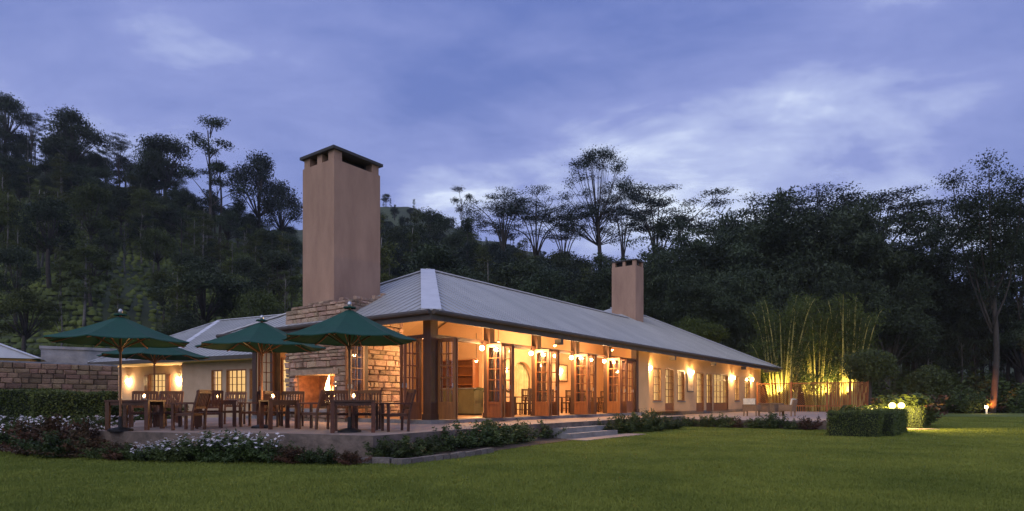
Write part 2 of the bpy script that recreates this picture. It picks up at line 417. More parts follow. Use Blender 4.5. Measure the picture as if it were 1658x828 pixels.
def lay_stones(parent, mtl, y0, y1, z0, z1, place, w=(.16,.62), h=(.10,.27), skip=None, top=None, thick=.16, gap=.014):
    """courses of single stones; place(y, z) -> (location, rotz) in the parent's frame"""
    z = z0; n = 0
    while z < z1 - .05:
        hh = min(rnd.uniform(*h), z1 - z)
        if z1 - z - hh < .08: hh = z1 - z
        y = y0 - rnd.uniform(0, .1)
        while y < y1 - .03:
            ww = rnd.uniform(*w)
            a, b = max(y, y0), min(y + ww, y1)
            if y1 - b < .12: b = y1
            y = b
            pieces = [(a, b)]
            if skip: pieces = skip(a, b, z, z + hh)
            for a2, b2 in pieces:
                if b2 - a2 < .05: continue
                if top and z + hh*.5 > top((a2+b2)/2): continue
                loc, rz = place((a2+b2)/2, z + hh/2)
                o = put('stone', stone_me(mtl, rnd.randrange(8)), parent, loc, (rnd.uniform(-.05,.05) if not rz else 0, rnd.uniform(-.05,.05) if rz else 0, rz), (thick*rnd.uniform(.75,1.4), b2-a2-gap, hh-gap))
                n += 1
        z += hh
    return n

# ------------------------------------------------------------------ main house
SL = 0.493                                     # roof pitch
EZ = 3.90                                      # eave height
house = thing('pavilion_house', 'long cream pavilion house with grey hip roof and row of open glazed doors', 'house', C0, ROT)

# --- roof
UE, VE = 41.4, 11.0
def rz_(s): return EZ + SL*s
A=(-1,-1,EZ); Bc=(UE,-1,EZ); E=(UE-8.5,7.5,rz_(8.5)); D=(27,7.5,rz_(8.5)); Rv=(24.5,5,rz_(6)); Pk=(5,5,rz_(6)); Lc=(-1,11,EZ)
rf = MB()
rf.poly([A,Bc,E,D,Rv,Pk]); rf.poly([Lc,A,Pk]); rf.poly([Lc,Pk,Rv,(18.5,11,EZ)]); rf.poly([(18.5,11,EZ),Rv,D,(18.5,16,EZ)])
rf.poly([Bc,(UE,16,EZ),E]); rf.poly([(UE,16,EZ),(18.5,16,EZ),D,E])
roof = rf.build('roof', 'roof_metal', house)
# standing seams down the slopes: thin ribs
sm = MB()
def rib(p, q, w=.03, h=.03):
    p = Vector(p)+Vector((0,0,.006)); q = Vector(q)+Vector((0,0,.006)); sm.bar(p, q, w, h)
u = -0.6
while u < UE - .3:
    if u < 5: s = u + 1
    elif u < 24.5: s = 6
    elif u < 27: s = u - 24.5 + 6
    elif u < UE-8.5: s = 8.5
    else: s = UE - u
    if s > .15: rib((u,-1,EZ), (u,-1+s,rz_(s)))
    u += 0.42
v = -0.6
while v < 11:
    s = min(v+1, 11-v)
    if s > .15: rib((-1,v,EZ), (-1+s,v,rz_(s)))
    v += 0.42
stuff(sm.build('roof_seam', 'roof_metal', roof))
cp = MB()
def cap(m, p, q, w=.42, h=.05):
    m.bar(Vector(p)+Vector((0,0,.035)), Vector(q)+Vector((0,0,.035)), w, h)
cap(cp, A, Pk, .60); cp.build('hip_cap', 'ridge_cap', roof)
cp = MB(); cap(cp, Pk, Rv, .22); cp.build('ridge_cap', 'ridge_cap', roof)
cp = MB(); cap(cp, Lc, Pk, .30); cp.build('hip_cap', 'ridge_cap', roof)
cp = MB(); cap(cp, Bc, E, .30); cap(cp, E, D, .3); cp.build('hip_cap', 'ridge_cap', roof)
# --- fascia and gutter
for a, b in ((A,Bc),(A,Lc),(Bc,(UE,16,EZ))):
    f = MB(); a = Vector(a); b = Vector(b)
    f.bar(a+Vector((0,0,-.14)), b+Vector((0,0,-.14)), .05, .26); f.build('fascia', 'fascia', house)
    f = MB(); n_ = (b-a).normalized().cross(Vector((0,0,1)))
    if n_.dot(Vector((20,5,0))-a) > 0: n_ = -n_
    f.tube([a+n_*.10+Vector((0,0,-.03)), b+n_*.10+Vector((0,0,-.03))], .075, 8); f.build('gutter', 'fascia', house)
for uu in (6.3, 17.9, 24.5, 31.0, 37.0):      # gutter brackets seen as dark tails
    f = MB().box(uu-.09, uu+.09, -1.02, -.72, EZ-.48, EZ-.27); f.build('rafter_tail', 'fascia', house)
# --- raked ceiling and soffit
ce = MB(); o_ = .2
ce.poly([(-.92,-.92,EZ-o_),(5,5,rz_(6)-o_),(35.4,5,rz_(6)-o_),(UE-.1,-.92,EZ-o_)])
ce.poly([(-.92,-.92,EZ-o_),(-.92,10.9,EZ-o_),(5,5,rz_(6)-o_)])
ce.poly([(5,5,rz_(6)-o_),(-.92,10.9,EZ-o_),(35.4,10.9,EZ-o_),(35.4,5,rz_(6)-o_)])
ceil = ce.build('ceiling', 'soffit', house)
ra = MB(); u = .75
while u < 16:
    s = min(5.9, u + .9); ra.bar((u,-.85,EZ-o_-.04+SL*.15), (u,-1+s,rz_(s)-o_-.03), .06, .09); u += 1.0
stuff(ra.build('rafter', 'rafter', ceil))
ra = MB(); v = .75
while v < 9.5:
    s = min(v+.9, 10.9-v, 5.9); ra.bar((-.85,v,EZ-o_-.04+SL*.15), (-1+s,v,rz_(s)-o_-.06), .07, .12); v += .75
stuff(ra.build('rafter', 'rafter', ceil))
# --- floor and plinth
MB().box(-.45,15.2,-.45,10,.05,FZ-.004).build('plinth', 'step_stone', house)
MB().box(15.25,40.2,.36,10,.05,FZ-.05).build('plinth', 'step_stone', house)
MB().box(-.12,22,-.12,9.95,FZ-.003,FZ+.006).build('floor', 'floor_tile', house)
# --- posts
for i, uu in enumerate((0,3,6,9,12,15)):
    w = .165 if i == 0 else .14
    m = MB().box(uu-w,uu+w,-w,w,FZ,4.19 if i else 4.15); m.box(uu-w-.03,uu+w+.03,-w-.03,w+.03,FZ,FZ+.18)
    m.build('post', 'post_wood', house)
for vv in (3.3, 8.6, 9.9):
    m = MB().box(-.14,.14,vv-.14,vv+.14,FZ,4.15); m.build('post', 'post_wood', house)
BZ = 3.22
for i in range(5): MB().box(i*3+.153,i*3+2.847,-.09,.09,BZ,BZ+.13).build('beam', 'post_wood', house)
MB().box(-.09,.09,.213,3.15,BZ,BZ+.13).build('beam', 'post_wood', house)
MB().box(-.09,.09,7.0,8.45,BZ,BZ+.13).build('beam', 'post_wood', house)

# --- glazed door leaf (origin at hinge, opens along +x), 2 x 5 panes over a solid panel
LW, LH = .72, BZ - FZ - .03
def door_meshes(LW, LH, mtl):
    m = MB(); t = .024; st = .095; top = .11; pan = .55
    m.box(0,st,-t,t,0,LH); m.box(LW-st,LW,-t,t,0,LH); m.box(st,LW-st,-t,t,LH-top,LH); m.box(st,LW-st,-t,t,0,.16)
    m.box(st,LW-st,-t,t,pan-.09,pan); m.box(st,LW-st,-t*.5,t*.5,.16,pan-.09)
    m.box(LW/2-.014,LW/2+.014,-t*.8,t*.8,pan,LH-top)
    ph = (LH-top-pan)/5
    for k in range(1,5): m.box(st,LW-st,-t*.75,t*.75,pan+k*ph-.014,pan+k*ph+.014)
    pw = LW/2-.014-st
    pane = MB().box(0,pw,-.003,.003,0,ph-.028)
    spots = [(st+(pw+.028)*c, pan+.014*(1 if r else 0)+r*ph) for c in (0,1) for r in range(5)]
    return m.mesh('door_leaf', mtl), pane.mesh('pane','pane_glass'), spots, MB().box(LW-.075,LW-.045,-.06,.06,1.0,1.14).mesh('handle','steel')
DOOR = door_meshes(LW, LH, 'door_wood')
def door(parent, loc, rz, D=DOOR, handle=True):
    o = put('door_leaf', D[0], parent, loc, (0,0,rz))
    for x, z in D[2]: put('pane', D[1], o, (x,0,z))
    if handle: put('handle', D[3], o)
    return o
q = math.radians
for i in range(5):
    u0, u1 = i*3+.2, i*3+2.8
    if i < 4:
        door(house, (u0-.01,-.16,FZ+.02), q(-90)); door(house, (u0+.07,-.16,FZ+.02), q(-88))
        door(house, (u1-.02,-.16,FZ+.02), q(-92)); door(house, (u1-.11,-.16,FZ+.02), q(-97), handle=False)
    else:
        door(house, (u0+.02,-.16,FZ+.02), q(-86))
        for k in range(3): door(house, (u0+.28+k*.775,0,FZ+.02), 0)
door(house, (-.16,.26,FZ+.02), q(178)); door(house, (-.16,.36,FZ+.02), q(172))
door(house, (-.16,3.1,FZ+.02), q(181)); door(house, (-.16,3.0,FZ+.02), q(187))
door(house, (-.16,8.42,FZ+.02), q(183))

# --- chimney breast with open fireplace
m = MB()
fy0, fy1, fz0, fz1 = 4.1, 6.36, .95, 2.16
m.box(-.5,2.1,3.6,fy0,.3,4.56); m.box(-.5,2.1,fy1,6.9,.3,4.56); m.box(-.5,2.1,fy0,fy1,.3,fz0); m.box(-.5,2.1,fy0,fy1,fz1,4.56); m.box(.45,2.1,fy0,fy1,fz0,fz1)
breast = m.build('chimney_breast', 'mortar', house)
m = MB(); e_ = .004
m.add([(-.45,fy0+e_,fz0),(.44,fy0+e_,fz0),(.44,fy0+e_,fz1),(-.45,fy0+e_,fz1)],[(0,1,2,3)])
m.add([(-.45,fy1-e_,fz0),(.44,fy1-e_,fz0),(.44,fy1-e_,fz1),(-.45,fy1-e_,fz1)],[(3,2,1,0)])
m.add([(.44,fy0,fz0),(.44,fy1,fz0),(.44,fy1,fz1),(.44,fy0,fz1)],[(3,2,1,0)])
m.add([(-.45,fy0,fz0+e_),(.44,fy0,fz0+e_),(.44,fy1,fz0+e_),(-.45,fy1,fz0+e_)],[(0,1,2,3)])
m.build('firebox', 'firebrick', breast)
MB().box(-.80,-.42,fy0-.25,fy1+.25,fz0-.14,fz0-.02).build('hearth', 'step_stone', breast)
def skip_fire(a, b, z0, z1):
    if z1 <= fz0+.03 or z0 >= fz1+.18: return [(a,b)]
    out = []
    if a < fy0: out.append((a, min(b, fy0)))
    if b > fy1: out.append((max(a, fy1), b))
    return out
MB().box(-.64,-.40,fy0-.28,fy1+.28,fz1,fz1+.2).build('lintel', 'stone', breast)
lay_stones(breast, 'stone', 3.5, 7.0, .45, 4.95, lambda y,z: ((-.53,y,z),0), skip=skip_fire, top=lambda y: 4.62+.16*math.sin((y-3.5)/3.5*math.pi)+.06*math.sin(y*9))
lay_stones(breast, 'stone', 3.55, 6.95, 4.5, 4.85, lambda y,z: ((-.36+(z-4.5)*.3,y,z),0), h=(.1,.16), top=lambda y: 4.74+.1*math.sin((y-3.5)/3.5*math.pi))
lay_stones(breast, 'stone', -.48, 2.15, FZ, 4.3, lambda y,z: ((y,3.57,z), math.pi/2))
lay_stones(breast, 'stone', -.5, 2.0, 4.3, 5.9, lambda y,z: ((y,3.66+max(0,z-4.5)*.6,z), math.pi/2), top=lambda y: 4.74+.25*(y+.5)+.04*math.sin(y*11), h=(.11,.17), w=(.2,.4))
# --- the tall stack
m = MB().box(-.28,1.88,4.5,6.36,4.3,9.92); st = m.build('chimney_stack', 'stucco_pink', house)
m = MB()
for a,b,c_,d_ in ((-.24,.10,4.54,4.88),(1.5,1.84,4.54,4.88),(-.24,.10,5.98,6.32),(1.5,1.84,5.98,6.32),(-.22,.06,5.28,5.56)): MB().box(a,b,c_,d_,9.92,10.27).build('cap_pier', 'stucco_pink', st)
MB().box(.12,1.48,4.95,5.9,9.8,10.26).build('flue', 'flue_dark', st)
MB().box(-.36,1.96,4.42,6.44,10.27,10.37).build('cap_slab', 'coping', st)
# --- the second stack further along the ridge
m = MB().box(25.5,26.8,4.9,6.75,5.5,10.7); st2 = m.build('chimney_stack', 'stucco_pink', house)
m = MB()
for a,b,c_,d_ in ((25.52,25.74,4.92,5.16),(26.56,26.78,4.92,5.16),(25.52,25.74,6.49,6.73),(26.56,26.78,6.49,6.73),(25.53,25.7,5.72,5.92)): MB().box(a,b,c_,d_,10.7,11.05).build('cap_pier', 'stucco_pink', st2)
MB().box(25.75,26.5,5.2,6.45,10.5,11.0).build('flue', 'flue_dark', st2)
MB().box(25.45,26.85,4.85,6.8,11.05,11.12).build('cap_slab', 'coping', st2)

# --- walls
def wall_x(name, x0, x1, y, t, z0, z1, ops, mtl, parent, axis='x'):
    """wall along x (or y) with openings (a, b, bottom, top)"""
    m = MB(); cur = x0
    def bx(a,b,c,d):
        if axis == 'x': m.box(a,b,y,y+t,c,d)
        else: m.box(y,y+t,a,b,c,d)
    for a,b,c,d in sorted(ops):
        if a > cur: bx(cur,a,z0,z1)
        if c > z0: bx(a,b,z0,c)
        if d < z1: bx(a,b,d,z1)
        cur = b
    if cur < x1: bx(cur,x1,z0,z1)
    return m.build(name, mtl, parent)
def window(parent, a, b, z0, z1, y, axis='x', cols=2, rows=4, lit='curtain_glow', shutters=0, wood='door_wood', sgn=1, door_like=False):
    """frame, mullions, single panes, self-glowing curtain behind; outside is towards -y (or -x)"""
    def T(m_, a_,b_,c_,d_,e_,f_):   # along, depth, z
        if axis == 'x': m_.box(a_,b_,y+c_,y+d_,e_,f_)
        else: m_.box(y+c_,y+d_,a_,b_,e_,f_)
    m = MB(); fw = .07
    T(m,a-fw,a,-.03,.10,z0-fw,z1+fw); T(m,b,b+fw,-.03,.10,z0-fw,z1+fw); T(m,a,b,-.03,.10,z1,z1+fw); T(m,a,b,-.03,.10,z0-fw,z0)
    pan = .5 if door_like else 0
    if pan: T(m,a,b,.02,.07,z0,z0+pan)
    zb = z0+pan; pw = (b-a)/cols; ph = (z1-zb)/rows
    for k in range(1,cols):
        w_ = .04 if (cols == 4 and k == 2) else .02
        T(m,a+k*pw-w_,a+k*pw+w_,.025,.065,zb,z1)
    for k in range(1,rows): T(m,a,b,.03,.06,zb+k*ph-.016,zb+k*ph+.016)
    o = m.build('door' if door_like else 'window', wood, parent)
    if axis == 'x': pm = MB().box(0,pw-.045,0,.005,0,ph-.036).mesh('pane','pane_glass')
    else: pm = MB().box(0,.005,0,pw-.045,0,ph-.036).mesh('pane','pane_glass')
    for i in range(cols):
        for j in range(rows):
            al = a+i*pw+.0225; zz = zb+j*ph+.018
            put('pane', pm, o, (al, y+.043, zz) if axis == 'x' else (y+.043, al, zz))
    if not door_like:
        m = MB(); T(m,a-.12,b+.12,-.09,.02,z0-fw-.06,z0-fw-.002); m.build('sill', 'step_stone', o)
    # gathered curtain cloth; its own emission stands in for room light
    m = MB(); n = max(8, int((b-a)*14)); vs = []; fs = []
    for k in range(n+1):
        al = a+(b-a)*k/n; dp = .22+.025*math.sin(k*2.1)+.01*math.sin(k*5.3)
        for zz in (z0+.01, z1-.01): vs.append((al,y+dp,zz) if axis == 'x' else (y+dp,al,zz))
    for k in range(n): fs.append((2*k,2*k+2,2*k+3,2*k+1))
    m.add(vs, fs); m.build('curtain', lit, o)
    for s in range(shutters):
        a0 = (a-.1-.5) if s == 0 else (b+.1)
        m = MB(); T(m,a0,a0+.5,-.05,-.005,z0,z1)
        for k in range(10): T(m,a0+.06,a0+.44,-.075,-.05,z0+.08+k*(z1-z0-.16)/10,z0+.08+(k+.6)*(z1-z0-.16)/10)
        m.build('shutter', 'door_wood', o)
    return o
WY = .36
ops = [(18.15,19.15,1.25,3.0),(19.85,21.05,.57,3.05),(21.75,22.75,1.25,3.0),(24.95,26.2,.57,3.0),(26.85,27.85,.57,3.0),(28.3,31.4,.57,3.05),(33.1,34.1,1.25,3.0),(35.6,37.0,.57,3.0)]
wall_x('wall', 15.25, 40.2, WY, .25, .3, 4.55, ops, 'stucco_cream', house)
wall_x('wall', 14.9+.26, 16.5, -.1, .45, .2, 4.2, [], 'stucco_cream', house)
for k,(a,b,c,d) in enumerate(ops):
    window(house, a, b, c, d, WY+.02, 'x', 4 if b-a > 2 else 2, 5 if c < 1 else 4, 'curtain_glow_dim' if k in (1,5,7) else 'curtain_glow', 0, door_like=c < 1)
# framed notice board
m = MB().box(23.2,24.3,WY-.05,WY-.005,1.75,2.95); nb = m.build('notice_board', 'board', house)
MB().box(23.28,24.22,WY-.056,WY-.051,1.83,2.87).build('notice', 'paper', nb)
wall_x('wall', .36, 10, 40.2-.25, .25, .3, 4.5, [], 'stucco_cream', house, 'y')
wall_x('wall', 8.75, 9.75, -.1, .2, .3, 4.2, [], 'stucco_cream', house, 'y')
wall_x('back_wall', 0, 40, 9.9, .2, .3, 4.3, [(1.2,2.4,1.6,3.0),(6.0,7.0,1.6,2.9)], 'plaster_warm', house)
for a,b,c,d in [(1.2,2.4,1.6,3.0),(6.0,7.0,1.6,2.9)]: window(house,a,b,c,d,9.88,'x',2,3,'curtain_glow')
# inner long wall with an arched doorway
m = MB(); y5 = 5.0
m.box(9.2,11.1,y5,y5+.2,FZ,6.5); m.box(13.0,22,y5,y5+.2,FZ,6.5); m.box(11.1,13.0,y5,y5+.2,3.25,6.5)
ar = [(12.05+.95*math.cos(math.pi*k/14), FZ+1.68+.95*math.sin(math.pi*k/14)) for k in range(15)]
for k in range(14):
    (xa,za),(xb,zb) = ar[k], ar[k+1]
    m.add([(xa,y5,za),(xb,y5,zb),(xb,y5,3.26),(xa,y5,3.26)],[(0,1,2,3)]); m.add([(xa,y5,za),(xb,y5,zb),(xb,y5+.2,zb),(xa,y5+.2,za)],[(0,3,2,1)])
m.build('inner_wall', 'plaster_warm', house)
m = MB(); vs = []; fs = []
for k in range(121):
    x = 10.8+5.2*k/120; dy = .05*math.sin(k*1.7)+.02*math.sin(k*.6)
    vs += [(x,y5+.36+dy,FZ),(x,y5+.36+dy,3.4)]
for k in range(120): fs.append((2*k,2*k+2,2*k+3,2*k+1))
m.add(vs,fs); m.build('curtain', 'curtain', house)
def raked(x, y0, y1, z0, z1, t=.2):
    MB().add([(x,y0,FZ),(x,y1,FZ),(x,y1,z1),(x,y0,z0),(x+t,y0,FZ),(x+t,y1,FZ),(x+t,y1,z1),(x+t,y0,z0)],[(0,3,2,1),(4,5,6,7),(3,7,6,2),(0,4,7,3),(1,2,6,5)]).build('inner_wall','plaster_warm',house)
raked(22,.62,4.99,4.3,6.5); raked(9.0,5.22,9.88,6.3,4.1)
# ------------------------------------------------------------------ lamps
LAMP = 3.4
def lamp_light(parent, loc, watts, col=(1.0,.62,.28), r=.06, spot=None):
    watts *= LAMP
    d = bpy.data.lights.new('light', 'SPOT' if spot else 'POINT'); d.energy = watts; d.color = col; d.shadow_soft_size = r
    if spot: d.spot_size = spot; d.spot_blend = .6
    o = bpy.data.objects.new('light', d); C.objects.link(o); o.parent = parent; o.location = loc
    return o
def globe_lamp(loc, rz, label, group, watts=55, r=.085, hang=.10):
    t = thing('globe_lamp', label, 'lamp', loc, rz, group)
    MB().lathe([(.06,0),(.06,-.02),(.02,-.03),(.02,-hang),(.045,-hang-.01),(.045,-hang-.04)],12).build('bracket','dark_metal',t)
    MB().ball((0,0,-hang-.03-r),r,14,8).build('globe','bulb',t,True)
    lamp_light(t,(0,0,-hang-.03-r),watts)
    return t
def wall_sconce(loc, rz, label, group, watts=40, mtl='bulb', col=(1.0,.66,.30)):
    t = thing('wall_sconce', label, 'lamp', loc, rz, group)   # back plate towards +x, shade reaches out to -x
    MB().box(-.02,0,-.07,.07,-.16,.12).build('back_plate','dark_metal',t)
    m = MB(); m.bar((-.02,0,.05),(-.14,0,.09),.025,.025); m.lathe([(.025,.06),(.09,.10),(.10,.11)],12,(-.15,0,.02)); m.build('arm','dark_metal',t)
    MB().lathe([(.01,-.13),(.06,-.12),(.095,.0),(.08,.1),(.01,.11)],12,(-.15,0,0)).build('shade',mtl,t,True)
    lamp_light(t,(-.17,0,-.02),watts,col)
    return t
ords = ('first','second','third','fourth')
for i, uu in enumerate((2.35,5.35,8.35,11.3)):
    globe_lamp(G(uu,-.2,BZ+.05), ROT, 'bright globe lamp under the door beam, %s from the corner post' % ords[i], 'globe lamps along the door beam', 62)
for uu, lab in ((17.35,'first wall sconce past the plaster pier, brightest, lighting the cream wall'),(23.75,'wall sconce above the framed notice board'),(32.3,'wall sconce beyond the wide glazed door'),(37.2,'last wall sconce beside the far end of the house')):
    wall_sconce(G(uu,WY-.01,3.0 if uu < 30 else 2.9), ROT+math.pi/2, lab, 'sconces on the long cream wall', 75 if uu < 20 else 52, 'bulb', (1.0,.60,.24))
wall_sconce(G(10.35,4.98,2.75), ROT+math.pi/2, 'indoor wall sconce left of the curtained arch', 'indoor sconces', 30, 'bulb_soft')
wall_sconce(G(15.6,4.98,2.9), ROT+math.pi/2, 'indoor wall sconce beside the framed picture', 'indoor sconces', 30, 'bulb_soft')
def pendant(loc, label, watts):
    t = thing('pendant_lamp', label, 'lamp', loc, 0, 'indoor pendant lamps')
    MB().tube([(0,0,1.2),(0,0,.1)],.012,6).build('cord','dark_metal',t)
    MB().lathe([(.02,.08),(.04,.06),(.09,-.02),(.092,-.025)],14).build('shade','door_wood',t,True)
    MB().ball((0,0,-.04),.055,12,8).build('bulb','bulb_soft',t,True)
    lamp_light(t,(0,0,-.16),watts*.78,(1.0,.57,.25))
pendant(G(2.2,2.4,3.0), 'small indoor pendant lamp just behind the corner door leaf', 60)
pendant(G(6.6,3.6,3.0), 'indoor pendant lamp over the green bar counter', 80)
pendant(G(7.4,3.0,3.85), 'added unseen pendant lamp high above the dining table by the second post', 110)  # this and the following pendants: added behind the beam to brighten the interior
pendant(G(11.9,2.9,4.02), 'added unseen pendant lamp over the dining tables before the arch', 190)
pendant(G(17.5,2.6,4.15), 'added unseen pendant lamp at the far end of the dining room', 120)

# ------------------------------------------------------------------ fire
m = MB()
fire = thing('log_fire', 'burning log fire in the open stone fireplace', 'fire', G(-.05,4.82,fz0+.005), ROT, None, (1.2,1.5,1.5))
for a,b in (((-.1,-.35,.09),(-.05,.4,.10)),((.15,-.4,.09),(.12,.35,.09)),((-.2,-.25,.2),(.25,.2,.24)),((.2,-.3,.22),(-.15,.3,.28))):
    mm = MB(); mm.tube([a, tuple((x+y)/2+.01 for x,y in zip(a,b)), b],[.075,.085,.07],9); mm.build('log','log',fire)
r_ = random.Random(3)
for k,(y,x,h,w) in enumerate(((-.22,-.05,.34,.10),(-.08,0,.56,.12),(.06,.05,.42,.09),(.12,-.08,.72,.13),(.22,0,.50,.11),(.3,.06,.28,.08),(-.3,.05,.22,.07))):
    path = [(x,y,.12)]; rad = [w*.55]
    for j in range(1,7):
        f_ = j/6; path.append((x+.02*math.sin(j+k), y+.05*math.sin(f_*5+k*1.7), .12+h*f_)); rad.append(max(.004, w*(.55+1.1*f_-1.65*f_*f_)*.62))
    mm = MB(); mm.tube(path, rad, 8); mm.build('flame', 'flame_core' if k in (1,3) else 'flame', fire, True)
lamp_light(fire,(-.1,0,.45),48,(1.0,.42,.12),.15)

# ------------------------------------------------------------------ teak tables, chairs, parasols
def box_round(m, *b): m.box(*b); return m
def make_armchair(mtl='teak'):
    t = thing('teak_armchair', 'x', 'chair')
    w, d_ = .29, .27     # half width (y), half depth (x); faces +x
    for sy in (-1,1):
        MB().box(d_-.06,d_,sy*w-.03,sy*w+.03,0,.65).build('leg',mtl,t)
        mm = MB(); mm.bar((-d_+.03,sy*w,0),(-d_+.01,sy*w,.44),.055,.055); mm.bar((-d_+.01,sy*w,.44),(-d_-.14,sy*w,.99),.055,.05); mm.build('leg',mtl,t)
        MB().box(-d_-.06,d_+.03,sy*w-.04,sy*w+.04,.65,.685).build('armrest',mtl,t)
    se = MB().box(-d_+.03,d_-.01,-w+.03,w-.03,.36,.40).build('seat_frame',mtl,t)
    for k in range(5): MB().box(-d_+.04,d_+.02,-w+.04+k*.106,-w+.13+k*.106,.40,.425).build('slat',mtl,se)
    ba = MB().bar((-d_-.135,-w-.0,.96),(-d_-.135,w,.96),.04,.09).build('backrest',mtl,t)
    MB().bar((-d_-.02,-w+.03,.56),(-d_-.02,w-.03,.56),.035,.06).build('lower_rail',mtl,ba)
    for k in range(7):
        y = -w+.07+k*.073; MB().bar((-d_-.025,y,.57),(-d_-.125,y,.94),.04,.016).build('slat',mtl,ba)
    return t
_armchair = make_armchair(); _first = [True]
def armchair(loc, rz, label, group='teak armchairs on the terrace'):
    if _first[0]: o = _armchair; _first[0] = False
    else: o = copy_tree(_armchair)
    o.location = loc; o.rotation_euler = (0,0,rz); o['label'] = label; o['group'] = group
    return o
def table(loc, rz, s, label, group='square teak tables on the terrace'):
    t = thing('teak_table', label, 'table', loc, rz, group)
    top = MB(); h = s/2
    fr = MB(); fr.box(-h,h,-h,-h+.08,.71,.75); fr.box(-h,h,h-.08,h,.71,.75); fr.box(-h,-h+.08,-h+.08,h-.08,.71,.75); fr.box(h-.08,h,-h+.08,h-.08,.71,.75)
    ap = fr.build('table_top','teak',t)
    n = 9; w = (s-.16)/n
    for k in range(n): MB().box(-h+.083,h-.083,-h+.083+k*w,-h+.078+(k+1)*w-.008+.005,.715,.745).build('slat','teak',ap)
    MB().box(-h+.06,h-.06,-h+.05,-h+.08,.62,.71).build('apron','teak',t); MB().box(-h+.06,h-.06,h-.08,h-.05,.62,.71).build('apron','teak',t)
    for sx in (-1,1):
        for sy in (-1,1): MB().box(sx*(h-.06)-.045,sx*(h-.06)+.045,sy*(h-.06)-.045,sy*(h-.06)+.045,0,.71).build('leg','teak',t)
    return t
def lantern(loc, label):
    t = thing('candle_lantern', label, 'lantern', loc, 0, 'candle lanterns on the tables')
    MB().lathe([(.0,.0),(.045,.0),(.05,.01),(.05,.02),(0,.02)],12).build('base','dark_metal',t)
    MB().lathe([(.045,.02),(.058,.06),(.055,.13),(.05,.15)],14).build('glass','pane_glass',t,True)
    MB().lathe([(0.0,.02),(.025,.02),(.025,.07),(0,.072)],10).build('candle','white_paint',t)
    MB().lathe([(.001,.07),(.032,.085),(.03,.11),(.004,.155)],10).build('flame','candle_glow',t,True)
    lamp_light(t,(0,0,.115),8,(1,.55,.2),.03)
def parasol(loc, r, zr, za, rz, label):
    t = thing('market_parasol', label, 'parasol', loc, rz, 'green market parasols on the terrace')
    N8 = 8; m = MB()
    H = za - zr
    def rimz(f): return za - H*(1-(1-f)**1.18)
    segs = 6; per = 4; n = N8*per; vs = []; fs = []
    for j in range(segs+1):
        f = .05 + .95*j/segs
        for k in range(n):
            a = 2*math.pi*k/n; fr = (k % per)/per
            # panels are flat between ribs and sag a little towards the rim
            ca = math.cos(math.pi/N8)/math.cos((fr-.5)*2*math.pi/N8) - .035*math.sin(math.pi*fr)*f
            vs.append((r*f*ca*math.cos(a), r*f*ca*math.sin(a), rimz(f) - .03*math.sin(math.pi*fr)*f*f))
    for j in range(segs):
        for k in range(n): fs.append((j*n+k, j*n+(k+1)%n, (j+1)*n+(k+1)%n, (j+1)*n+k))
    base = len(vs)-n          # short valance
    for k in range(n):
        x,y,z = vs[base+k]; vs.append((x*1.003,y*1.003,z-.02))
    for k in range(n): fs.append((base+k, base+(k+1)%n, base+n+(k+1)%n, base+n+k))
    m.add(vs, fs); can = m.build('canopy','canopy',t)
    MB().lathe([(.02,.02),(.14,.0),(.155,-.03),(.15,-.035)],8,(0,0,za+.04)).build('vent_cap','canopy',t)
    MB().lathe([(.03,0),(.045,.03),(.05,.07),(.03,.11),(.002,.125)],12,(0,0,za+.05)).build('finial','steel',t,True)
    MB().tube([(0,0,.1),(0,0,za+.03)],.028,10).build('pole','pole_wood',t)
    MB().lathe([(.0,0),(.27,0),(.27,.05),(.2,.07),(.05,.10),(.045,.35),(.03,.36)],20).build('base','dark_metal',t)
    MB().lathe([(.045,0),(.055,.02),(.055,.08),(.04,.1)],10,(0,0,zr-.25)).build('hub','pole_wood',t)
    for k in range(N8):
        a = 2*math.pi*(k)/N8; d = Vector((math.cos(a),math.sin(a),0))
        rb = MB()
        for j in range(6): rb.bar(d*r*.97*j/6+Vector((0,0,rimz(max(.05,j/6))-.05)), d*r*.97*(j+1)/6+Vector((0,0,rimz((j+1)/6)-.05)), .02,.026)
        rb = rb.build('rib','pole_wood',t)
        MB().bar(Vector((0,0,zr-.2)), d*r*.5+Vector((0,0,rimz(.5)-.06)), .018,.024).build('strut','pole_wood',rb)
parasol(P(195,14.9,TZ), 1.56, 2.17, 2.78, .15, 'green parasol at the far left, largest, in front of the lit wing')
parasol(P(250,20.0,TZ), 1.62, 2.17, 2.75, .3, 'green parasol furthest back, half hidden behind the leftmost parasol')
parasol(P(424,16.5,TZ), 1.66, 2.17, 2.85, .2, 'green parasol in the middle, overlapped by the one before the fireplace')
parasol(P(566,14.4,TZ), 1.56, 2.17, 2.88, .05, 'green parasol on the right, standing before the fireplace chimney')
TA = P(220,15.75,TZ); TB = P(352,17.6,TZ); TC = P(452,16.2,TZ); TD = P(573,14.55,TZ)
table(TA, q(8), 1.02, 'teak table under the leftmost green parasol')
table(TB, q(25), 1.0, 'teak table between the left and middle parasols')
table(TC, q(40), .80, 'teak table beside the middle parasol pole')
table(TD, q(12), 1.02, 'teak table nearest the camera, under the right-hand parasol')
table(P(262,20.6,TZ), q(30), 1.0, 'teak table under the furthest parasol, mostly hidden')
lantern(TA+Vector((.18,.05,.75)), 'glowing candle lantern on the leftmost terrace table')
lantern(TB+Vector((-.02,0,.75)), 'glowing candle lantern on the table left of the middle parasol')
lantern(TC+Vector((-.16,0,.75)), 'glowing candle lantern beside the middle parasol pole')
lantern(TD+Vector((-.03,.1,.75)), 'glowing candle lantern on the table nearest the fireplace')
def face(p, c): d = c - p; return math.atan2(d.y, d.x)
def ch(px, d, tgt, lab, turn=0): p = P(px,d,TZ); return armchair(p, face(p,tgt)+q(turn), lab)
